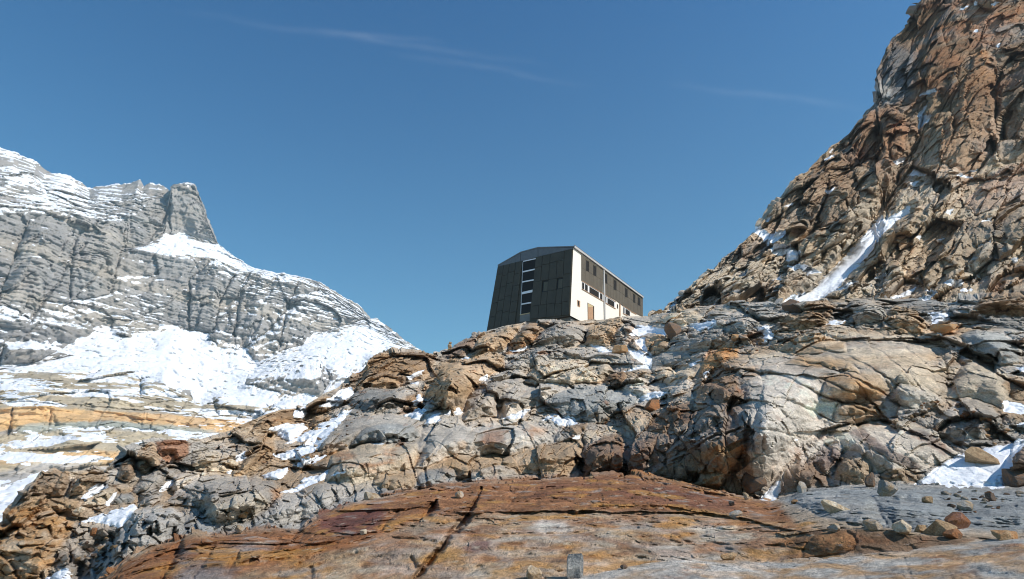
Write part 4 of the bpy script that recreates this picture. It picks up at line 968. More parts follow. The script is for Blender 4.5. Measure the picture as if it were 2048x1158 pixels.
# =================================================================== MATERIALS
def new_mat(name):
    m = bpy.data.materials.new(name); m.use_nodes = True
    nt = m.node_tree; nt.nodes.clear()
    out = nt.nodes.new('ShaderNodeOutputMaterial'); b = nt.nodes.new('ShaderNodeBsdfPrincipled')
    nt.links.new(b.outputs[0], out.inputs[0])
    return m, nt, b
def nd(nt, t, **kw):
    n = nt.nodes.new(t)
    for k, v in kw.items(): setattr(n, k, v)
    return n
def noise_node(nt, vec, scale, detail=6, rough=.6, dist=0.):
    n = nd(nt, 'ShaderNodeTexNoise'); n.inputs['Scale'].default_value = scale; n.inputs['Detail'].default_value = detail
    n.inputs['Roughness'].default_value = rough; n.inputs['Distortion'].default_value = dist
    nt.links.new(vec, n.inputs['Vector']); return n.outputs['Fac']
def math_node(nt, op, a, b=None, c=None, clamp=False):
    n = nd(nt, 'ShaderNodeMath', operation=op); n.use_clamp = clamp
    for i, x in enumerate((a, b, c)):
        if x is None: continue
        if isinstance(x, (int, float)): n.inputs[i].default_value = x
        else: nt.links.new(x, n.inputs[i])
    return n.outputs[0]
def mix_col(nt, fac, a, b, mode='MIX'):
    n = nd(nt, 'ShaderNodeMix', data_type='RGBA', blend_type=mode)
    for i, x in ((0, fac), (6, a), (7, b)):
        if isinstance(x, (int, float)): n.inputs[i].default_value = x
        elif isinstance(x, (tuple, list)): n.inputs[i].default_value = (*x, 1) if len(x) == 3 else x
        else: nt.links.new(x, n.inputs[i])
    return n.outputs[2]
def maprange(nt, x, a, b, c, d):
    n = nd(nt, 'ShaderNodeMapRange'); nt.links.new(x, n.inputs[0])
    for i, v in enumerate((a, b, c, d)): n.inputs[i + 1].default_value = v
    return n.outputs[0]
def bump(nt, h, dist, strength=1.0, normal=None):
    n = nd(nt, 'ShaderNodeBump'); n.inputs['Strength'].default_value = strength; n.inputs['Distance'].default_value = dist
    nt.links.new(h, n.inputs['Height'])
    if normal is not None: nt.links.new(normal, n.inputs['Normal'])
    return n.outputs[0]

def rock_material(name, s1, s2, dist, squash=(1, 1, 1.6), var=.35, snowy=False, rot=(0, .33, 0)):
    m, nt, b = new_mat(name)
    at = nd(nt, 'ShaderNodeAttribute', attribute_name='col')
    tc = nd(nt, 'ShaderNodeTexCoord'); mp = nd(nt, 'ShaderNodeMapping')
    mp.inputs['Scale'].default_value = squash; mp.inputs['Rotation'].default_value = rot
    nt.links.new(tc.outputs['Object'], mp.inputs['Vector']); v = mp.outputs[0]
    a1 = noise_node(nt, v, s1, 8, .65, .6); a2 = noise_node(nt, v, s2, 8, .7)
    vo = nd(nt, 'ShaderNodeTexVoronoi', feature='DISTANCE_TO_EDGE'); vo.inputs['Scale'].default_value = s1 * 1.3
    wn = nd(nt, 'ShaderNodeTexNoise'); wn.inputs['Scale'].default_value = s1; wn.inputs['Detail'].default_value = 4
    nt.links.new(v, wn.inputs['Vector'])
    wv = nd(nt, 'ShaderNodeVectorMath', operation='MULTIPLY_ADD'); nt.links.new(wn.outputs['Color'], wv.inputs[0])
    wv.inputs[1].default_value = (1.2 / s1,) * 3; nt.links.new(v, wv.inputs[2]); nt.links.new(wv.outputs[0], vo.inputs['Vector'])
    ck = maprange(nt, vo.outputs['Distance'], 0, .06, 0, 1)
    t = maprange(nt, a2, .25, .75, 1 - var, 1 + var)
    c = mix_col(nt, 1.0, at.outputs['Color'], t, 'MULTIPLY')
    t2 = maprange(nt, a1, .3, .7, 1 - var * .6, 1 + var * .6)
    c = mix_col(nt, 1.0, c, t2, 'MULTIPLY')
    h = math_node(nt, 'MULTIPLY_ADD', a1, 1.0, math_node(nt, 'MULTIPLY', a2, .55))
    h = math_node(nt, 'MULTIPLY_ADD', ck, .05, h)
    bn = bump(nt, h, dist)
    b.inputs['Roughness'].default_value = .88; b.inputs['Specular IOR Level'].default_value = .25
    if snowy:
        sn = nd(nt, 'ShaderNodeAttribute', attribute_name='snow')
        k = math_node(nt, 'ADD', sn.outputs['Fac'], math_node(nt, 'MULTIPLY_ADD', a2, .5, -.25))
        k = maprange(nt, k, .42, .58, 0, 1)
        c = mix_col(nt, k, c, (.84, .86, .90))
    nt.links.new(c, b.inputs['Base Color']); nt.links.new(bn, b.inputs['Normal'])
    return m
M = {}
M['slope'] = rock_material('fractured_gneiss', 1.6, 10.0, .22, var=.45)
M['ridge'] = rock_material('ridge_gneiss', .5, 3.0, .6, var=.42)
M['mountain'] = rock_material('mountain_limestone', .035, .2, 3.0, (1, 1, 4.0), .22, True, (0, 0, 0))
def snow_material():
    m, nt, b = new_mat('old_snow')
    tc = nd(nt, 'ShaderNodeTexCoord')
    n1 = noise_node(nt, tc.outputs['Object'], 1.6, 4, .5); n2 = noise_node(nt, tc.outputs['Object'], 22, 5, .6)
    c = mix_col(nt, maprange(nt, n2, .62, .78, 0, .35), (.86, .88, .91), (.62, .60, .57))
    nt.links.new(c, b.inputs['Base Color'])
    h = math_node(nt, 'MULTIPLY_ADD', n1, 1.0, math_node(nt, 'MULTIPLY', n2, .12))
    nt.links.new(bump(nt, h, .22), b.inputs['Normal'])
    b.inputs['Roughness'].default_value = .6; b.inputs['Specular IOR Level'].default_value = .3
    return m
M['snow'] = snow_material()
def plain(name, col, rough=.7, metal=0., var=.12, scale=3., bmp=.0, spec=.4):
    m, nt, b = new_mat(name)
    tc = nd(nt, 'ShaderNodeTexCoord'); n = noise_node(nt, tc.outputs['Object'], scale, 6, .6)
    c = mix_col(nt, 1.0, tuple(col), maprange(nt, n, .3, .7, 1 - var, 1 + var), 'MULTIPLY')
    nt.links.new(c, b.inputs['Base Color'])
    b.inputs['Roughness'].default_value = rough; b.inputs['Metallic'].default_value = metal; b.inputs['Specular IOR Level'].default_value = spec
    if bmp: nt.links.new(bump(nt, n, bmp), b.inputs['Normal'])
    return m
def stone_material(name, col, col2):
    m, nt, b = new_mat(name)
    tc = nd(nt, 'ShaderNodeTexCoord'); oi = nd(nt, 'ShaderNodeObjectInfo')
    ad = nd(nt, 'ShaderNodeVectorMath', operation='ADD'); nt.links.new(tc.outputs['Object'], ad.inputs[0]); nt.links.new(oi.outputs['Location'], ad.inputs[1])
    n1 = noise_node(nt, ad.outputs[0], 6.5, 6, .65, .5); n2 = noise_node(nt, ad.outputs[0], 40, 6, .7)
    c = mix_col(nt, maprange(nt, n1, .38, .62, 0, 1), tuple(col), tuple(col2))
    c = mix_col(nt, 1.0, c, maprange(nt, n2, .25, .75, .65, 1.35), 'MULTIPLY')
    c = mix_col(nt, 1.0, c, maprange(nt, oi.outputs['Random'], 0, 1, .75, 1.2), 'MULTIPLY')
    nt.links.new(c, b.inputs['Base Color'])
    h = math_node(nt, 'MULTIPLY_ADD', n1, 1.0, math_node(nt, 'MULTIPLY', n2, .4))
    nt.links.new(bump(nt, h, .09), b.inputs['Normal']); b.inputs['Roughness'].default_value = .9; b.inputs['Specular IOR Level'].default_value = .25
    return m
P_ = {k: tuple(float(x) for x in v) for k, v in PAL.items()}
M['s_grey'] = stone_material('grey_stone', P_['grey'], P_['tan'])
M['s_tan'] = stone_material('tan_stone', P_['tan'], P_['dtan'])
M['s_cream'] = stone_material('cream_stone', P_['cream'], P_['tan'])
M['s_rust'] = stone_material('rusty_stone', P_['brown'], P_['rust'])
M['s_orange'] = stone_material('orange_stone', P_['orange'], P_['tan'])
M['s_band'] = stone_material('banded_stone', P_['dblue'], P_['lgrey'])
M['s_dark'] = stone_material('dark_stone', P_['brown'], P_['dark'])
M['s_pink'] = stone_material('reddish_stone', P_['pink'], P_['rust'])
# =================================================================== BUILD THE GROUND
def tag(o, label=None, cat=None, group=None, kind=None):
    if label: o['label'] = label
    if cat: o['category'] = cat
    if group: o['group'] = group
    if kind: o['kind'] = kind
    return o
o = grid_mesh('rocky_slope', A.P, A.H, A.W, M['slope'], dict(col=A.col), A.snow > 0, -1, False); tag(o, kind='structure')
o = grid_mesh('rock_ridge_hill', B.P, B.H, B.W, M['ridge'], dict(col=B.col), B.snow > 0, -1, False); tag(o, kind='structure')
o = grid_mesh('mountain', C.P, C.H, C.W, M['mountain'], dict(col=C.col, snow=C.snow)); tag(o, kind='structure')

# the drifts: the part of each surface where snow has settled
snow_objs = [grid_mesh('snow', A.P, A.H, A.W, M['snow'], {}, A.snow > 0, 1), grid_mesh('snow', B.P, B.H, B.W, M['snow'], {}, B.snow > 0, 1)]
bm = bmesh.new()
for s in snow_objs: bm.from_mesh(s.data)
me = bpy.data.meshes.new('snow'); bm.to_mesh(me); bm.free(); me.materials.append(M['snow'])
for s in snow_objs: bpy.data.objects.remove(s)
o = bpy.data.objects.new('snow', me); COL.objects.link(o); tag(o, kind='stuff')

def disc(name, z, r, mat):
    bm = bmesh.new(); vs = [bm.verts.new((r * math.cos(t * math.tau / 96), r * math.sin(t * math.tau / 96), z)) for t in range(96)]
    bm.faces.new(vs); me = bpy.data.meshes.new(name); bm.to_mesh(me); bm.free(); me.materials.append(mat)
    o = bpy.data.objects.new(name, me); COL.objects.link(o); return o
M['valley'] = plain('valley_snow', (.62, .63, .64), .8, 0, .25, .01)
tag(disc('ground', -50, 5000, M['valley']), kind='structure')
# =================================================================== THE MOUNTAIN HUT
def zA(x, y): return 965 + x / 6.432, 485 + y / 6.432
def zB(x, y): return 1130 + x / 6.812, 480 + y / 6.812
TR = at_dist(*zA(1168, 66), 93.0)
FB_ = at_height(*zB(1050, 790), TR[2])                  # far eave corner of the long side
TL = at_height(*zA(200, 305), TR[2])
Bv = FB_ - TR; Blen = np.linalg.norm(Bv); Bd = Bv / Blen
class Plane:
    def __init__(s, o, n): s.o = o; s.n = n / np.linalg.norm(n)
    def at(s, uv):
        d = ray(*uv); return d * (np.dot(s.o, s.n) / np.dot(d, s.n))
nB = np.cross(Bd, np.array([0, 0, 1.])); nB = nB if np.dot(nB, TR) < 0 else -nB
PLB = Plane(TR, nB)
BR = PLB.at(zB(72, 1030))
nA = np.cross(BR - TR, TL - TR); nA = nA if np.dot(nA, TR) < 0 else -nA
PLA = Plane(TR, nA)
zb = BR[2]
BL0 = PLA.at(zA(65, 1110))
t = (zb - TL[2]) / (BL0[2] - TL[2]); BL = TL + (BL0 - TL) * t
HUT = np.array([TR[0], TR[1], zb])
hut = bpy.data.objects.new('mountain_hut', None); COL.objects.link(hut); hut.location = HUT
tag(hut, 'long dark-clad alpine refuge hut with a white plastered side wall, standing on the rocky crest', 'hut')

def mesh_obj(name, V, Fc, mat, parent, smooth=False, matidx=None):
    V = [tuple(np.asarray(v, float) - HUT) for v in V]
    me = bpy.data.meshes.new(name); me.from_pydata(V, [], Fc)
    for m in (mat if isinstance(mat, list) else [mat]): me.materials.append(m)
    bm = bmesh.new(); bm.from_mesh(me); bmesh.ops.recalc_face_normals(bm, faces=bm.faces); bm.to_mesh(me); bm.free()
    if matidx: 
        for i, k in matidx.items(): me.polygons[i].material_index = k
    o = bpy.data.objects.new(name, me); COL.objects.link(o); o.parent = parent
    return o
def prism(pts, n, d0, d1):
    """a plate: outline pushed out along n from d0 to d1"""
    k = len(pts)
    V = [p + n * d0 for p in pts] + [p + n * d1 for p in pts]
    Fc = [list(range(k))[::-1], list(range(k, 2 * k))] + [[i, (i + 1) % k, k + (i + 1) % k, k + i] for i in range(k)]
    return V, Fc
def join(parts):
    V, Fc = [], []
    for v, f in parts:
        b = len(V); V += list(v); Fc += [[i + b for i in q] for q in f]
    return V, Fc
def PA(*pts): return [PLA.at(zA(*p)) for p in pts]
def PB_(*pts): return [PLB.at(zB(*p)) for p in pts]
NAh, NBh = PLA.n, PLB.n
M['white'] = plain('white_plaster', (.79, .74, .66), .85, 0, .05, 6, .004)
M['clad'] = plain('dark_cladding', (.060, .050, .033), .55, 0, .15, .8, 0, .35)
M['cladg'] = plain('grey_cladding', (.115, .098, .074), .55, 0, .12, .6, 0, .35)
M['metal'] = plain('zinc_sheet', (.16, .155, .15), .5, .3, .12, 1.5)
M['gutter'] = plain('pale_zinc', (.52, .51, .50), .5, .2, .08, 2)
M['wood'] = plain('larch_board', (.40, .24, .14), .7, 0, .15, 3)
M['glass'] = plain('window_glass', (.026, .023, .020), .4, 0, 0, 1, 0, .12)
M['frame'] = plain('white_frame', (.75, .75, .75), .5, 0, .05, 3)
M['recess_shade'] = plain('dark_recess_shade', (.014, .012, .010), .6, 0, .1, 3)  # near-black: shade of the window and door recesses put into the colour
M['olive'] = plain('olive_blind', (.085, .075, .05), .6, 0, .1, 3)
M['conc'] = plain('grey_concrete', (.16, .16, .15), .9, 0, .15, 1)
M['sill'] = plain('brass_sill', (.52, .40, .22), .5, 0, .1, 3)
# body: dark on three sides, plastered along the long side
roofA = PA((200, 305), (495, 136), (718, 76), (1168, 66))
front = roofA + [BR, BL]
drop = lambda p: np.array([p[0], p[1], zb])
back = [p + Bv for p in roofA] + [drop(TR) + Bv, drop(TL) + Bv]
V = front + back
Fc = [[5, 4, 3, 2, 1, 0], [6, 7, 8, 9, 10, 11]] + [[i, (i + 1) % 6, 6 + (i + 1) % 6, 6 + i] for i in range(6)]
mesh_obj('wall', V, Fc, [M['clad'], M['white']], hut, matidx={5: 1})
# plinth under it
ins = lambda p, q, k: p + (q - p) * k
cx = (BR + BL + drop(TR) + Bv + drop(TL) + Bv) / 4
pl = [ins(p, cx, .04) for p in (BL, BR, drop(TR) + Bv, drop(TL) + Bv)]
V, Fc = prism([p for p in pl], np.array([0, 0, 1.]), -5.0, -.02)
mesh_obj('plinth', V, Fc, M['conc'], hut)
# roof sheet with a small overhang
up = np.array([0, 0, 1.]); outA = NAh * .12
r0 = [p + outA for p in roofA]; r0[-1] = r0[-1] + NBh * .14
r1 = [p + Bv - outA * 1.5 for p in roofA]; r1[-1] = r1[-1] + NBh * .14
V = [p + up * .02 for p in r0] + [p + up * .20 for p in r0] + [p + up * .02 for p in r1] + [p + up * .20 for p in r1]
Fc = []
for i in range(3):
    Fc += [[i, i + 1, 4 + i + 1, 4 + i], [8 + i, 12 + i, 12 + i + 1, 8 + i + 1], [i, 8 + i, 8 + i + 1, i + 1], [4 + i, 4 + i + 1, 12 + i + 1, 12 + i]]
Fc += [[0, 4, 12, 8], [3, 11, 15, 7]]
roof = mesh_obj('roof', V, Fc, M['metal'], hut)
# grey gable band above the panels
V, Fc = join([prism(PA(a, b, c, d), NAh, .003, .10) for a, b, c, d in
   [((202, 303), (492, 140), (492, 244), (202, 312)), ((497, 138), (716, 78), (716, 186), (690, 192), (690, 206), (520, 238), (497, 243))[:1] + ((716, 78), (716, 186), (497, 243)), ((721, 78), (1164, 68), (1164, 82), (721, 184))]])
mesh_obj('gable_band', V, Fc, M['metal'], hut)
# gutter and verge along the long side
q0 = TR + NBh * .16 + up * .10 - Bd * .1; q1 = FB_ + NBh * .16 + up * .10
def bar(a, b, w, h, side):
    return prism([a - up * h / 2, b - up * h / 2, b + up * h / 2, a + up * h / 2], side, 0, w)
V, Fc = join([bar(q0, q1, .16, .34, NBh)])
mesh_obj('gutter', V, Fc, M['gutter'], roof)
V, Fc = bar(q0 + up * .21, q1 + up * .21, .18, .05, NBh)
mesh_obj('roof_edge', V, Fc, M['metal'], roof)

def quad_grid(TLq, TRq, BRq, BLq, cells, gap=2.2):
    def bl(s, t):
        a = np.array(TLq) * (1 - s) + np.array(TRq) * s; b = np.array(BLq) * (1 - s) + np.array(BRq) * s
        return tuple(a * (1 - t) + b * t)
    hgt = abs(BLq[1] - TLq[1]); wid = abs(TRq[0] - TLq[0])
    parts = []
    for s0, s1, t0, t1 in cells:
        g = gap / wid; h = gap / hgt
        parts.append(prism(PA(bl(s0 + g, t0 + h), bl(s1 - g, t0 + h), bl(s1 - g, t1 - h), bl(s0 + g, t1 - h)), NAh, .004, .13))
    return parts, bl
def stagger(cols, rowsets):
    out = []
    for i in range(len(cols) - 1):
        r = rowsets[i % len(rowsets)]
        out += [(cols[i], cols[i + 1], r[j], r[j + 1]) for j in range(len(r) - 1)]
    return out
cells = stagger([0, .25, .48, .74, 1], [[0, .14, .38, .6, .82, 1.06], [0, .18, .36, .58, .76, 1.06], [0, .15, .33, .54, .8, 1.06], [0, .2, .40, .66, .84, 1.06]])
pl_, bl = quad_grid((200, 312), (518, 236), (428, 1010), (62, 1115), cells)
mesh_obj('cladding', *join(pl_), M['clad'], hut)
C5 = [0, .20, .245, .40, .63, .785, 1]
cells = [(0, .19, 0, .17), (.19, .40, 0, .15), (.40, .785, 0, .14), (.785, 1, 0, .36), (0, .19, .17, .40), (.19, .40, .15, .40), (.40, .60, .14, .40), (.60, .785, .14, .40),
  (0, .245, .40, .78), (.245, .40, .58, .78), (.40, .63, .40, .575), (.785, 1, .36, .56), (.40, .63, .575, .78), (.63, .785, .575, .80), (.785, 1, .56, .78),
  (0, .21, .78, .985), (.21, .41, .78, .985), (.41, .61, .78, .985), (.61, .80, .80, .985), (.80, 1, .78, .985)]
pl_, bl = quad_grid((690, 192), (1162, 86), (1122, 945), (610, 1002), cells)
mesh_obj('cladding', *join(pl_), M['clad'], hut)
for s0, s1, t0, t1 in [(.245, .40, .40, .58), (.63, .785, .40, .575)]:
    w = mesh_obj('window', *prism(PA(bl(s0, t0), bl(s1, t0), bl(s1, t1), bl(s0, t1)), NAh, -.02, .02), M['recess_shade'], hut)  # dark plate paints the shaded reveal round the blind
    e = .012
    mesh_obj('blind', *prism(PA(bl(s0 + .035, t0 + .025), bl(s1 - .01, t0 + .025), bl(s1 - .01, t1 - .015), bl(s0 + .035, t1 - .015)), NAh, .022, .05), M['olive'], w)
# stair window with its white transoms
sw = mesh_obj('stair_window', *prism(PA((520, 246), (688, 208), (612, 910), (486, 932)), NAh, -.02, .01), M['glass'], hut)
for a, b, c, d in [((527, 238), (688, 203), (688, 214), (526, 250)), ((518, 372), (676, 338), (674, 354), (517, 388)), ((514, 502), (661, 474), (659, 490), (513, 517)), ((510, 640), (646, 609), (644, 641), (508, 668)), ((503, 788), (629, 766), (627, 782), (502, 803))]:
    mesh_obj('transom', *prism(PA(a, b, c, d), NAh, .014, .07), M['frame'], sw)
mesh_obj('sill', *prism(PA((484, 928), (613, 904), (612, 912), (484, 938)), NAh, .014, .10), M['sill'], sw)
mesh_obj('jamb', *prism(PA((519, 250), (524, 249), (497, 927), (490, 928)), NAh, .014, .06), M['gutter'], sw)
mesh_obj('spandrel', *prism(PA((484, 940), (612, 914), (606, 1010), (478, 1020)), NAh, -.02, .02), M['conc'], hut)

# long side: upper grey cladding
seam = [(220, 270), (270, 332), (332, 380), (380, 428), (428, 470), (470, 510), (530, 572), (572, 615), (615, 655), (655, 698), (698, 735), (735, 775), (775, 810), (810, 852), (852, 890), (890, 930), (930, 985), (985, 1022), (1022, 1056)]
def top_y(x): return 203 + (x - 220) * (795 - 203) / (1056 - 220.) * (1 + .0)
def low_y(x): return np.interp(x, [220, 520, 700, 860, 1056], [552, 728, 832, 955, 1045])
def mid_y(x): return np.interp(x, [220, 520, 700, 860, 1056], [378, 560, 680, 790, 915])
wins = [(278, 320, 278, 300, 420, 434), (377, 419, 345, 368, 480, 496), (531, 567, 455, 478, 585, 598), (655, 693, 540, 562, 675, 690), (811, 845, 655, 676, 775, 786), (920, 950, 733, 752, 848, 862), (985, 1018, 777, 796, 885, 898)]
parts = []
for i, (a, b) in enumerate(seam):
    up_, mid, lo = top_y, mid_y, low_y
    parts.append(prism(PB_((a + .5, mid(a) + 1.5), (b - .5, mid(b) + 1.5), (b - .5, lo(b)), (a + .5, lo(a))), NBh, .004, .09))
    parts.append(prism(PB_((a + .5, up_(a)), (b - .5, up_(b)), (b - .5, mid(b) - 1), (a + .5, mid(a) - 1)), NBh, .004, .09))
mesh_obj('cladding', *join(parts), M['cladg'], hut)
for x0, x1, ya, yb, yc, yd in wins:
    w = mesh_obj('window', *prism(PB_((x0, ya), (x1, yb), (x1, yd), (x0, yc)), NBh, .092, .11), M['recess_shade'], hut)
    sl_ = (yb - ya) / (x1 - x0)
    mesh_obj('pane', *prism(PB_((x0 + 12, ya + 12 * sl_ + 10), (x1 - 3, yb + 6), (x1 - 3, yd - 8), (x0 + 12, yc - 6 + 10 * sl_)), NBh, .112, .118), M['glass'], w)
    mesh_obj('lintel', *prism(PB_((x0 - 2, ya - 14), (x1 + 2, yb - 14), (x1 + 2, yb - 1), (x0 - 2, ya - 1)), NBh, .092, .13), M['olive'], w)
# strip windows
def strip(x0, x1, panes, top, bot):
    ty = lambda x: np.interp(x, *top); by = lambda x: np.interp(x, *bot)
    w = mesh_obj('strip_window', *prism(PB_((x0, ty(x0)), (x1, ty(x1)), (x1, by(x1)), (x0, by(x0))), NBh, .004, .05), M['frame'], hut)
    for a, b in panes:
        mesh_obj('pane', *prism(PB_((a, ty(a) + 16), (b, ty(b) + 16), (b, by(b) - 8), (a, by(a) - 8)), NBh, .052, .056), M['glass'], w)
    e = 7
    mesh_obj('board', *join([prism(PB_((x0, ty(x0)), (x1, ty(x1)), (x1, ty(x1) + e), (x0, ty(x0) + e)), NBh, .052, .12), prism(PB_((x0, by(x0) - 3), (x1, by(x1) - 3), (x1, by(x1) + 3), (x0, by(x0) + 3)), NBh, .052, .12)]), M['wood'], w)
strip(226, 520, [(229, 258), (268, 306), (328, 457), (473, 507)], ([226, 520], [556, 735]), ([226, 520], [668, 836]))
strip(538, 686, [(541, 560), (574, 668)], ([538, 686], [748, 840]), ([538, 686], [852, 938]))
strip(787, 890, [(790, 808), (820, 880)], ([787, 890], [896, 965]), ([787, 890], [1000, 1052]))
mesh_obj('post', *prism(PB_((738, 868), (748, 874), (748, 1040), (738, 1034)), NBh, .004, .14), M['wood'], hut)
mesh_obj('window', *prism(PB_((707, 872), (722, 882), (722, 938), (707, 928)), NBh, .004, .03), M['recess_shade'], hut)
mesh_obj('panel', *prism(PB_((890, 960), (968, 1006), (968, 1016), (890, 976)), NBh, .004, .08), M['wood'], hut)
sw2 = mesh_obj('window', *prism(PB_((165, 818), (203, 832), (203, 915), (168, 902)), NBh, .004, .05), M['wood'], hut)
mesh_obj('pane', *prism(PB_((171, 828), (190, 835), (190, 900), (173, 893)), NBh, .052, .058), M['glass'], sw2)
dr = mesh_obj('door', *prism(PB_((305, 853), (395, 902), (397, 1130), (310, 1130)), NBh, .004, .03), M['recess_shade'], hut)  # dark plate paints the shaded jamb beside the leaf
mesh_obj('leaf', *prism(PB_((310, 864), (378, 901), (382, 1130), (313, 1130)), NBh, .032, .06), M['wood'], dr)
mesh_obj('lintel', *prism(PB_((310, 862), (380, 900), (380, 912), (310, 915)), NBh, .062, .07), M['sill'], dr)
mesh_obj('downpipe', *prism(PB_((513, 402), (526, 409), (542, 1110), (529, 1110)), NBh, .095, .20), M['gutter'], hut)
# =================================================================== LOOSE STONES
def rock_mesh(name, seed, dims, mat, flat=.0, cuts=14, sub=3, rough=.025):
    rng = np.random.default_rng(seed)
    bm = bmesh.new(); bmesh.ops.create_icosphere(bm, subdivisions=sub, radius=1.0)
    V = np.array([v.co for v in bm.verts], f32)
    V /= (np.abs(V) ** 5).sum(1, keepdims=True) ** (1 / 5.)
    for _ in range(cuts + 10 if cuts > 4 else cuts):
        n = rng.normal(size=3) * np.array([1, 1, .8]); n /= np.linalg.norm(n); d = rng.uniform(.55, .92)
        s = V @ n - d
        V = V - np.maximum(s, 0)[:, None] * n.astype(f32)
    V = V + (V / (np.linalg.norm(V, axis=1, keepdims=True) + 1e-6)) * (rough * noise(V + seed, .6, seed, 3))[:, None]
    lo, hi = V.min(0), V.max(0)
    V = (V - (lo + hi) / 2) / (hi - lo)
    V[:, 2] += .5
    V = V * np.asarray(dims, f32)
    for v, c in zip(bm.verts, V): v.co = c
    me = bpy.data.meshes.new(name); bm.to_mesh(me); bm.free(); me.materials.append(mat)
    return me
def place(o, S, u, v, sink, yaw, lean=(0, 0)):
    i = S.hit(u, v)
    if i is None: return None
    p = S.P[i]
    o.location = (p[0], p[1], p[2] - sink)
    o.rotation_euler = (lean[0], lean[1], yaw)
    return p
# u, v (where it meets the ground), width, height on the survey, depth ratio, material, cuts, label
NAMED = [
 (1148,1155,34,44,.7,'s_band',4,'standing_stone','upright grey banded stone standing on end at the edge of the pale slab',0,(0,.05)),
 (1069,1158,32,24,.9,'s_cream',16,'boulder','rounded cream stone lying beside the upright banded stone',0,(0,0)),
 (1772,990,40,28,.8,'s_grey',8,'boulder','pale grey angular boulder tilted on the crest of the blue-grey slab',.5,(.1,.25)),
 (1602,984,19,21,.9,'s_grey',10,'boulder','light grey stone perched on the left end of the blue-grey slab',0,(0,0)),
 (1960,926,72,30,.7,'s_tan',9,'boulder','large tan flat boulder sitting in the middle of the snow patch',.2,(0,.05)),
 (1470,1036,29,15,.8,'s_grey',18,'boulder','oval grey cobble lying below the step across the rusty slab',0,(0,0)),
 (1492,998,12,14,.9,'s_cream',12,'stone','small pale stone on the right shoulder of the rusty slab',0,(0,0)),
 (1462,1011,12,9,.9,'s_dark',12,'stone','small dark stone on the purple part of the rusty slab',0,(0,0)),
 (1855,1004,21,12,.8,'s_tan',9,'stone','flat brown stone resting alone on the blue-grey slab',0,(0,0)),
 (1929,1020,28,20,.9,'s_grey',8,'boulder','pale grey block in the stone heap on the blue-grey slab',.4,(.1,.1)),
 (1982,1000,19,14,.9,'s_dark',10,'stone','rounded dark grey stone at the top of the stone heap',0,(0,0)),
 (1916,1056,58,30,.6,'s_pink',9,'boulder','reddish-pink boulder leaning behind the tan block',.2,(0,.1)),
 (1882,1068,66,28,.7,'s_tan',11,'boulder','large tan block lying on the ledge in front of the reddish boulder',.1,(0,0)),
 (1907,1075,38,17,.8,'s_rust',8,'stone','small dark rusty block at the foot of the tan block',.1,(0,0)),
 (1808,1064,40,24,.8,'s_cream',8,'boulder','pale two-part block on the edge of the orange ledge',.3,(.05,.1)),
 (1838,1065,22,14,.8,'s_tan',8,'stone','small tan wedge leaning against the pale block on the ledge',.3,(0,0)),
 (1670,1060,28,13,.9,'s_grey',14,'boulder','rounded grey stone on the left end of the orange ledge',0,(0,0)),
 (1745,1056,34,18,.9,'s_grey',10,'boulder','flat grey stone set below the blue-grey slab',.6,(0,0)),
 (2010,1076,46,16,.7,'s_orange',9,'boulder','long orange stone above the pale slab',.1,(0,0)),
 (1668,1024,58,20,.5,'s_cream',8,'rock_flake','thin pale flake of rock lying aslant on the blue-grey slab',-.3,(0,.3)),
 (1590,1006,14,8,.9,'s_orange',9,'stone','small orange stone below the snow beside the blue-grey slab',0,(0,0)),
 (1346,672,38,26,.9,'s_dark',9,'boulder','dark rusty boulder beside the snow patch near the hut',.2,(0,0)),
 (1238,706,33,17,.8,'s_orange',9,'boulder','orange block below the hut between two snow patches',.1,(0,0)),
 (1303,820,34,23,.8,'s_rust',10,'boulder','brown boulder on the brow of the shaded outcrop',.4,(0,.1)),
 (1472,681,22,13,.9,'s_orange',12,'boulder','small orange-brown boulder on the grey rib left of the big outcrop',0,(0,0)),
 (1581,624,42,28,.8,'s_dark',9,'boulder','dark perched boulder at the foot of the snow gully',-.3,(0,.3)),
 (1890,662,50,16,.8,'s_orange',10,'boulder','flat orange boulder under a small snow patch on the hillside',.1,(0,0)),
 (899,699,8,6,.9,'s_tan',8,'stone','squat bottom stone of the little cairn on the ridge left of the hut',0,(0,0)),
 (726,1068,14,10,.9,'s_cream',12,'stone','small white stone at the foot of the purple rock face',0,(0,0)),
 (742,998,35,13,.6,'s_cream',18,'boulder','pale oval flat stone behind the rusty slab',.1,(0,.1)),
 (919,994,18,13,.9,'s_grey',11,'stone','light grey stone sitting on the crest of the rusty slab',0,(0,0)),
 (479,1064,21,15,.9,'s_grey',9,'boulder','grey cube-like stone on the dark left rim of the rusty slab',.3,(0,0)),
 (483,1034,24,10,.8,'s_orange',14,'boulder','rounded orange stone on the pale grey rocks left of the slab',0,(0,0)),
 (158,1023,20,10,.8,'s_cream',14,'stone','small cream stone beside the left snow patch',0,(0,0)),
 (184,1070,16,15,.9,'s_rust',9,'stone','rusty stone at the rim of the dark rubble hollow',0,(0,0)),
 (1512,978,46,44,.8,'s_dark',9,'boulder','blue-grey split boulder at the foot of the shaded outcrop',.3,(0,0)),
 (1249,1136,15,8,.9,'s_dark',9,'stone','small dark stone on the upper rim of the pale slab',0,(0,0)),
 (1456,1119,32,14,.7,'s_orange',7,'stone','orange pointed stone lodged behind the pale slab',.1,(0,0)),
 (2034,976,48,36,.8,'s_dark',9,'boulder','dark brown block at the right end of the large snow patch',.2,(0,0)),
 (1739,973,22,27,.8,'s_dark',9,'boulder','upright dark stone wedged beside the round boulder',.1,(0,.1)),
 (1180,957,11,6,.8,'s_tan',9,'stone','flat tan stone on the left end of the slab crest',0,(0,0)),
 (1395,1158,10,6,.8,'s_dark',9,'stone','tiny dark stone at the lower edge of the pale slab',0,(0,0)),
]
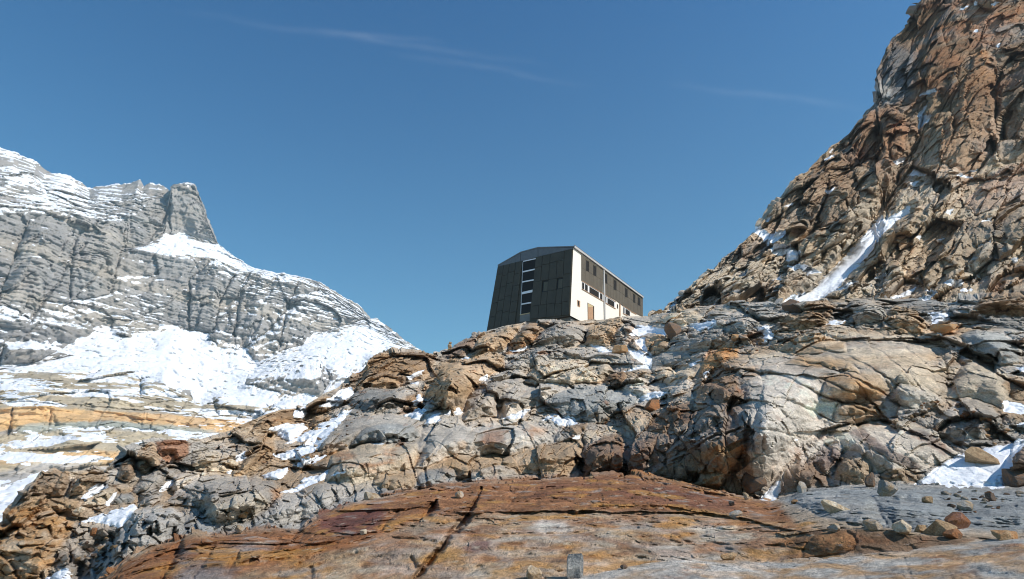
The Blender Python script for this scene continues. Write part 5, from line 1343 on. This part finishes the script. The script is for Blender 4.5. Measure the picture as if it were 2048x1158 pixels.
for k, (u, v, w, h, dr_, mt, cuts, nm, lab, yaw, lean) in enumerate(NAMED):
    S = A
    i = S.hit(u, v)
    if i is None: continue
    d = float(np.dot(S.P[i], [0, CP, SP]))
    W_, H_ = w * d / F, h * d / F
    me = rock_mesh(nm, 900 + k, (W_, W_ * dr_, H_ * 1.25), M[mt], cuts=cuts, sub=4)
    o = bpy.data.objects.new(nm, me); COL.objects.link(o)
    place(o, S, u, v, H_ * .2, yaw, lean)
    tag(o, lab, 'boulder' if nm == 'boulder' else 'stone' if nm != 'rock_flake' else 'rock')
# cairn: two stones piled on the lowest
base = A.hit(899, 699)
if base is not None:
    p = A.P[base]
    z = p[2] + .30
    for k, (w, h, lab) in enumerate([(.5, .38, 'middle stone of the little cairn on the ridge left of the hut'), (.38, .34, 'topmost stone of the little cairn on the ridge left of the hut')]):
        me = rock_mesh('stone', 980 + k, (w, w * .8, h), M['s_tan'], cuts=9)
        o = bpy.data.objects.new('stone', me); COL.objects.link(o); o.location = (p[0] + .05 * k, p[1], z); z += h - .04
        tag(o, lab, 'stone')
# rubble lying in strips and pockets: outline, count, size range on the survey, materials, group, label
SCREE = [
 ([(1800,850),(1850,800),(1880,790),(1950,820),(2000,840),(2030,870),(1990,890),(1940,845),(1890,815),(1840,845)],62,(5,13),['s_rust','s_grey','s_orange','s_dark','s_tan'],'rust and grey stones strewn along the gully on the right','loose rust or grey stone strewn in the gully between the pale right-hand slabs'),
 ([(1850,985),(1920,980),(2048,985),(2040,1010),(1960,1030),(1920,1025)],44,(5,13),['s_grey','s_dark','s_rust','s_grey'],'small stones heaped on the blue-grey slab','small grey stone in the heap lying on the blue-grey slab'),
 ([(140,1150),(162,1095),(200,1068),(240,1060),(232,1100),(215,1135),(185,1158)],48,(5,13),['s_dark','s_grey','s_dark','s_tan'],'stones filling the dark hollow','dark grey stone among the rubble filling the shaded hollow'),
 ([(600,880),(660,830),(700,800),(720,830),(690,900),(620,950),(560,930)],40,(4,10),['s_tan','s_grey','s_dark'],'stones dotted about the snow strip','small tan or grey stone dotted beside the left snow strip'),
 ([(1060,820),(1180,830),(1260,820),(1290,800),(1330,800),(1280,840),(1150,860)],30,(4,9),['s_tan','s_rust','s_grey'],'stones on the shelf above the shaded outcrop','small stone scattered on the shelf above the shaded outcrop'),
 ([(1400,690),(1560,680),(1640,660),(1600,690),(1480,705)],22,(5,11),['s_tan','s_rust','s_grey'],'stones on top of the big outcrop','small tan or rusty stone on the top of the big outcrop'),
 ([(640,1075),(760,1065),(960,985),(1100,960),(1300,965),(1480,1010),(1600,1060),(1400,1036),(1100,1034),(900,1040)],26,(3,7),['s_rust','s_grey','s_tan'],'pebbles on the rusty slab','tiny stone lying loose on the rusty slab'),
]
protos = {}
def proto(mt, k):
    if (mt, k) not in protos:
        protos[(mt, k)] = rock_mesh('stone', 700 + k * 11 + hash(mt) % 7 * 0 + len(mt), (1, .85, .62), M[mt], cuts=11, sub=3, rough=.03)
    return protos[(mt, k)]
for poly, n, (s0, s1), mts, grp, lab in SCREE:
    pp = np.asarray(poly); cnt = 0; tries = 0
    while cnt < n and tries < n * 12:
        tries += 1
        u, v = random.uniform(pp[:, 0].min(), pp[:, 0].max()), random.uniform(pp[:, 1].min(), pp[:, 1].max())
        if psdf(poly, np.array([u], f32), np.array([v], f32))[0] < 0: continue
        i = A.hit(u, v)
        if i is None: continue
        d = float(np.linalg.norm(A.P[i])); w = (s0 + (s1 - s0) * random.random() ** 2) * d / F
        o = bpy.data.objects.new('stone', proto(random.choice(mts), random.randrange(4))); COL.objects.link(o)
        place(o, A, u, v, w * .2, random.uniform(0, 6.28), (random.uniform(-.3, .3), random.uniform(-.3, .3)))
        o.scale = (w, w * random.uniform(.8, 1.2), w * random.uniform(.7, 1.15))
        tag(o, lab, 'stone', grp); cnt += 1
# =================================================================== LIGHT, AIR AND CAMERA
SUN_AZ, SUN_EL = math.radians(112), math.radians(40)
w = bpy.data.worlds.new('World'); scene.world = w; w.use_nodes = True
nt = w.node_tree; nt.nodes.clear()
out = nt.nodes.new('ShaderNodeOutputWorld'); bg = nt.nodes.new('ShaderNodeBackground')
sky = nt.nodes.new('ShaderNodeTexSky'); sky.sky_type = 'NISHITA'; sky.sun_disc = False
sky.sun_elevation = SUN_EL; sky.sun_rotation = SUN_AZ; sky.altitude = 2800; sky.air_density = 1.0; sky.dust_density = .5; sky.ozone_density = 1.0
bg.inputs['Strength'].default_value = .14
# high thin cirrus streaks, in the sky itself
tc = nt.nodes.new('ShaderNodeTexCoord')
def streak(az0, el0, az1, el1, width, amount, seed):
    """a fine line of ice cloud along the great circle between two directions"""
    d0 = Vector((math.sin(az0) * math.cos(el0), math.cos(az0) * math.cos(el0), math.sin(el0)))
    d1 = Vector((math.sin(az1) * math.cos(el1), math.cos(az1) * math.cos(el1), math.sin(el1)))
    n = d0.cross(d1).normalized(); mid = (d0 + d1).normalized(); al = (d1 - d0).normalized(); half = (d1 - d0).length / 2
    def dot(v):
        x = nt.nodes.new('ShaderNodeVectorMath'); x.operation = 'DOT_PRODUCT'; nt.links.new(tc.outputs['Generated'], x.inputs[0]); x.inputs[1].default_value = v
        return x.outputs['Value']
    nz = nt.nodes.new('ShaderNodeTexNoise'); nz.inputs['Scale'].default_value = 9; nz.inputs['Detail'].default_value = 5
    mp = nt.nodes.new('ShaderNodeVectorMath'); mp.operation = 'ADD'; mp.inputs[1].default_value = (seed, 0, 0); nt.links.new(tc.outputs['Generated'], mp.inputs[0]); nt.links.new(mp.outputs[0], nz.inputs['Vector'])
    off = math_node(nt, 'MULTIPLY_ADD', nz.outputs['Fac'], .022, -.011)
    q = math_node(nt, 'ADD', dot(n), off)
    q = math_node(nt, 'DIVIDE', q, width); q = math_node(nt, 'MULTIPLY', q, q)
    q = math_node(nt, 'POWER', 2.718, math_node(nt, 'MULTIPLY', q, -1))
    e = math_node(nt, 'DIVIDE', dot(al), half); e = math_node(nt, 'MULTIPLY', e, e)
    e = math_node(nt, 'SUBTRACT', 1.0, e, clamp=True)
    f = math_node(nt, 'GREATER_THAN', dot(mid), .5)
    n2 = nt.nodes.new('ShaderNodeTexNoise'); n2.inputs['Scale'].default_value = 22; n2.inputs['Detail'].default_value = 4; nt.links.new(mp.outputs[0], n2.inputs['Vector'])
    k = math_node(nt, 'MULTIPLY', math_node(nt, 'MULTIPLY', q, e), math_node(nt, 'MULTIPLY', f, math_node(nt, 'MULTIPLY_ADD', n2.outputs['Fac'], 1.2, -.05)))
    return math_node(nt, 'MULTIPLY', k, amount)
tot = None
for (u0, v0, u1, v1, wd, am, sd) in [(330, 18, 1120, 135, .0045, .045, 3.1), (760, 105, 1200, 172, .0045, .04, 7.7), (1320, 165, 1760, 222, .0045, .05, 12.3), (620, 55, 900, 88, .004, .05, 17.)]:
    a0, e0 = ang(u0, v0); a1, e1 = ang(u1, v1)
    s = streak(float(a0), float(e0), float(a1), float(e1), wd, am, sd)
    tot = s if tot is None else math_node(nt, 'ADD', tot, s)
sep = nt.nodes.new('ShaderNodeSeparateXYZ'); nt.links.new(tc.outputs['Generated'], sep.inputs[0])
hi = maprange(nt, sep.outputs[2], .15, .72, 0, 1)
skyc = mix_col(nt, 1.0, sky.outputs[0], mix_col(nt, hi, (.52, .93, .90), (.08, .58, .94)), 'MULTIPLY')
colr = mix_col(nt, tot, skyc, (7.0, 7.4, 8.0))
nt.links.new(colr, bg.inputs['Color']); nt.links.new(bg.outputs[0], out.inputs[0])
ld = bpy.data.lights.new('sun', 'SUN'); ld.energy = 4.6; ld.angle = math.radians(.53); ld.color = (1, .94, .85)
lo = bpy.data.objects.new('sun', ld); COL.objects.link(lo)
d = Vector((math.sin(SUN_AZ) * math.cos(SUN_EL), math.cos(SUN_AZ) * math.cos(SUN_EL), math.sin(SUN_EL)))
lo.rotation_euler = d.to_track_quat('Z', 'Y').to_euler(); lo.location = d * 200
HAZE = 0.0001
if HAZE:
    m = bpy.data.materials.new('mountain_air'); m.use_nodes = True; t_ = m.node_tree; t_.nodes.clear()
    o_ = t_.nodes.new('ShaderNodeOutputMaterial'); v_ = t_.nodes.new('ShaderNodeVolumePrincipled')
    v_.inputs['Color'].default_value = (.66, .90, 1, 1); v_.inputs['Density'].default_value = HAZE; v_.inputs['Anisotropy'].default_value = .2
    t_.links.new(v_.outputs[0], o_.inputs['Volume'])
    lo_z = min(float(S.P[:, 2].min()) for S in (A, B, C)); hi_z = max(float(S.P[:, 2].max()) for S in (A, B, C))
    xs = (-5100, 5100); ys = (-5100, 5100); zs = (min(lo_z, -50) - 1.0, hi_z + 4)
    V = [(x, y, z) for x in xs for y in ys for z in zs]
    Fc = [(0, 1, 3, 2), (4, 6, 7, 5), (0, 4, 5, 1), (2, 3, 7, 6), (0, 2, 6, 4), (1, 5, 7, 3)]
    me = bpy.data.meshes.new('haze'); me.from_pydata(V, [], Fc); me.materials.append(m)
    o = bpy.data.objects.new('haze', me); COL.objects.link(o); tag(o, kind='stuff')
cam = bpy.data.cameras.new('camera'); cam.sensor_width = 36; cam.lens = 36 * F / 2048; cam.clip_end = 30000; cam.clip_start = .1
co = bpy.data.objects.new('camera', cam); COL.objects.link(co); co.rotation_euler = (math.pi / 2 + PITCH, 0, 0); scene.camera = co
scene.view_settings.view_transform = 'Standard'; scene.view_settings.look = 'None'; scene.view_settings.exposure = 0.28; scene.view_settings.gamma = 1
scene.cycles.pixel_filter_type = 'BLACKMAN_HARRIS'; scene.cycles.filter_width = 1.1
scene.cycles.use_denoising = True
scene.cycles.max_bounces = 7; scene.cycles.diffuse_bounces = 5; scene.cycles.volume_bounces = 0
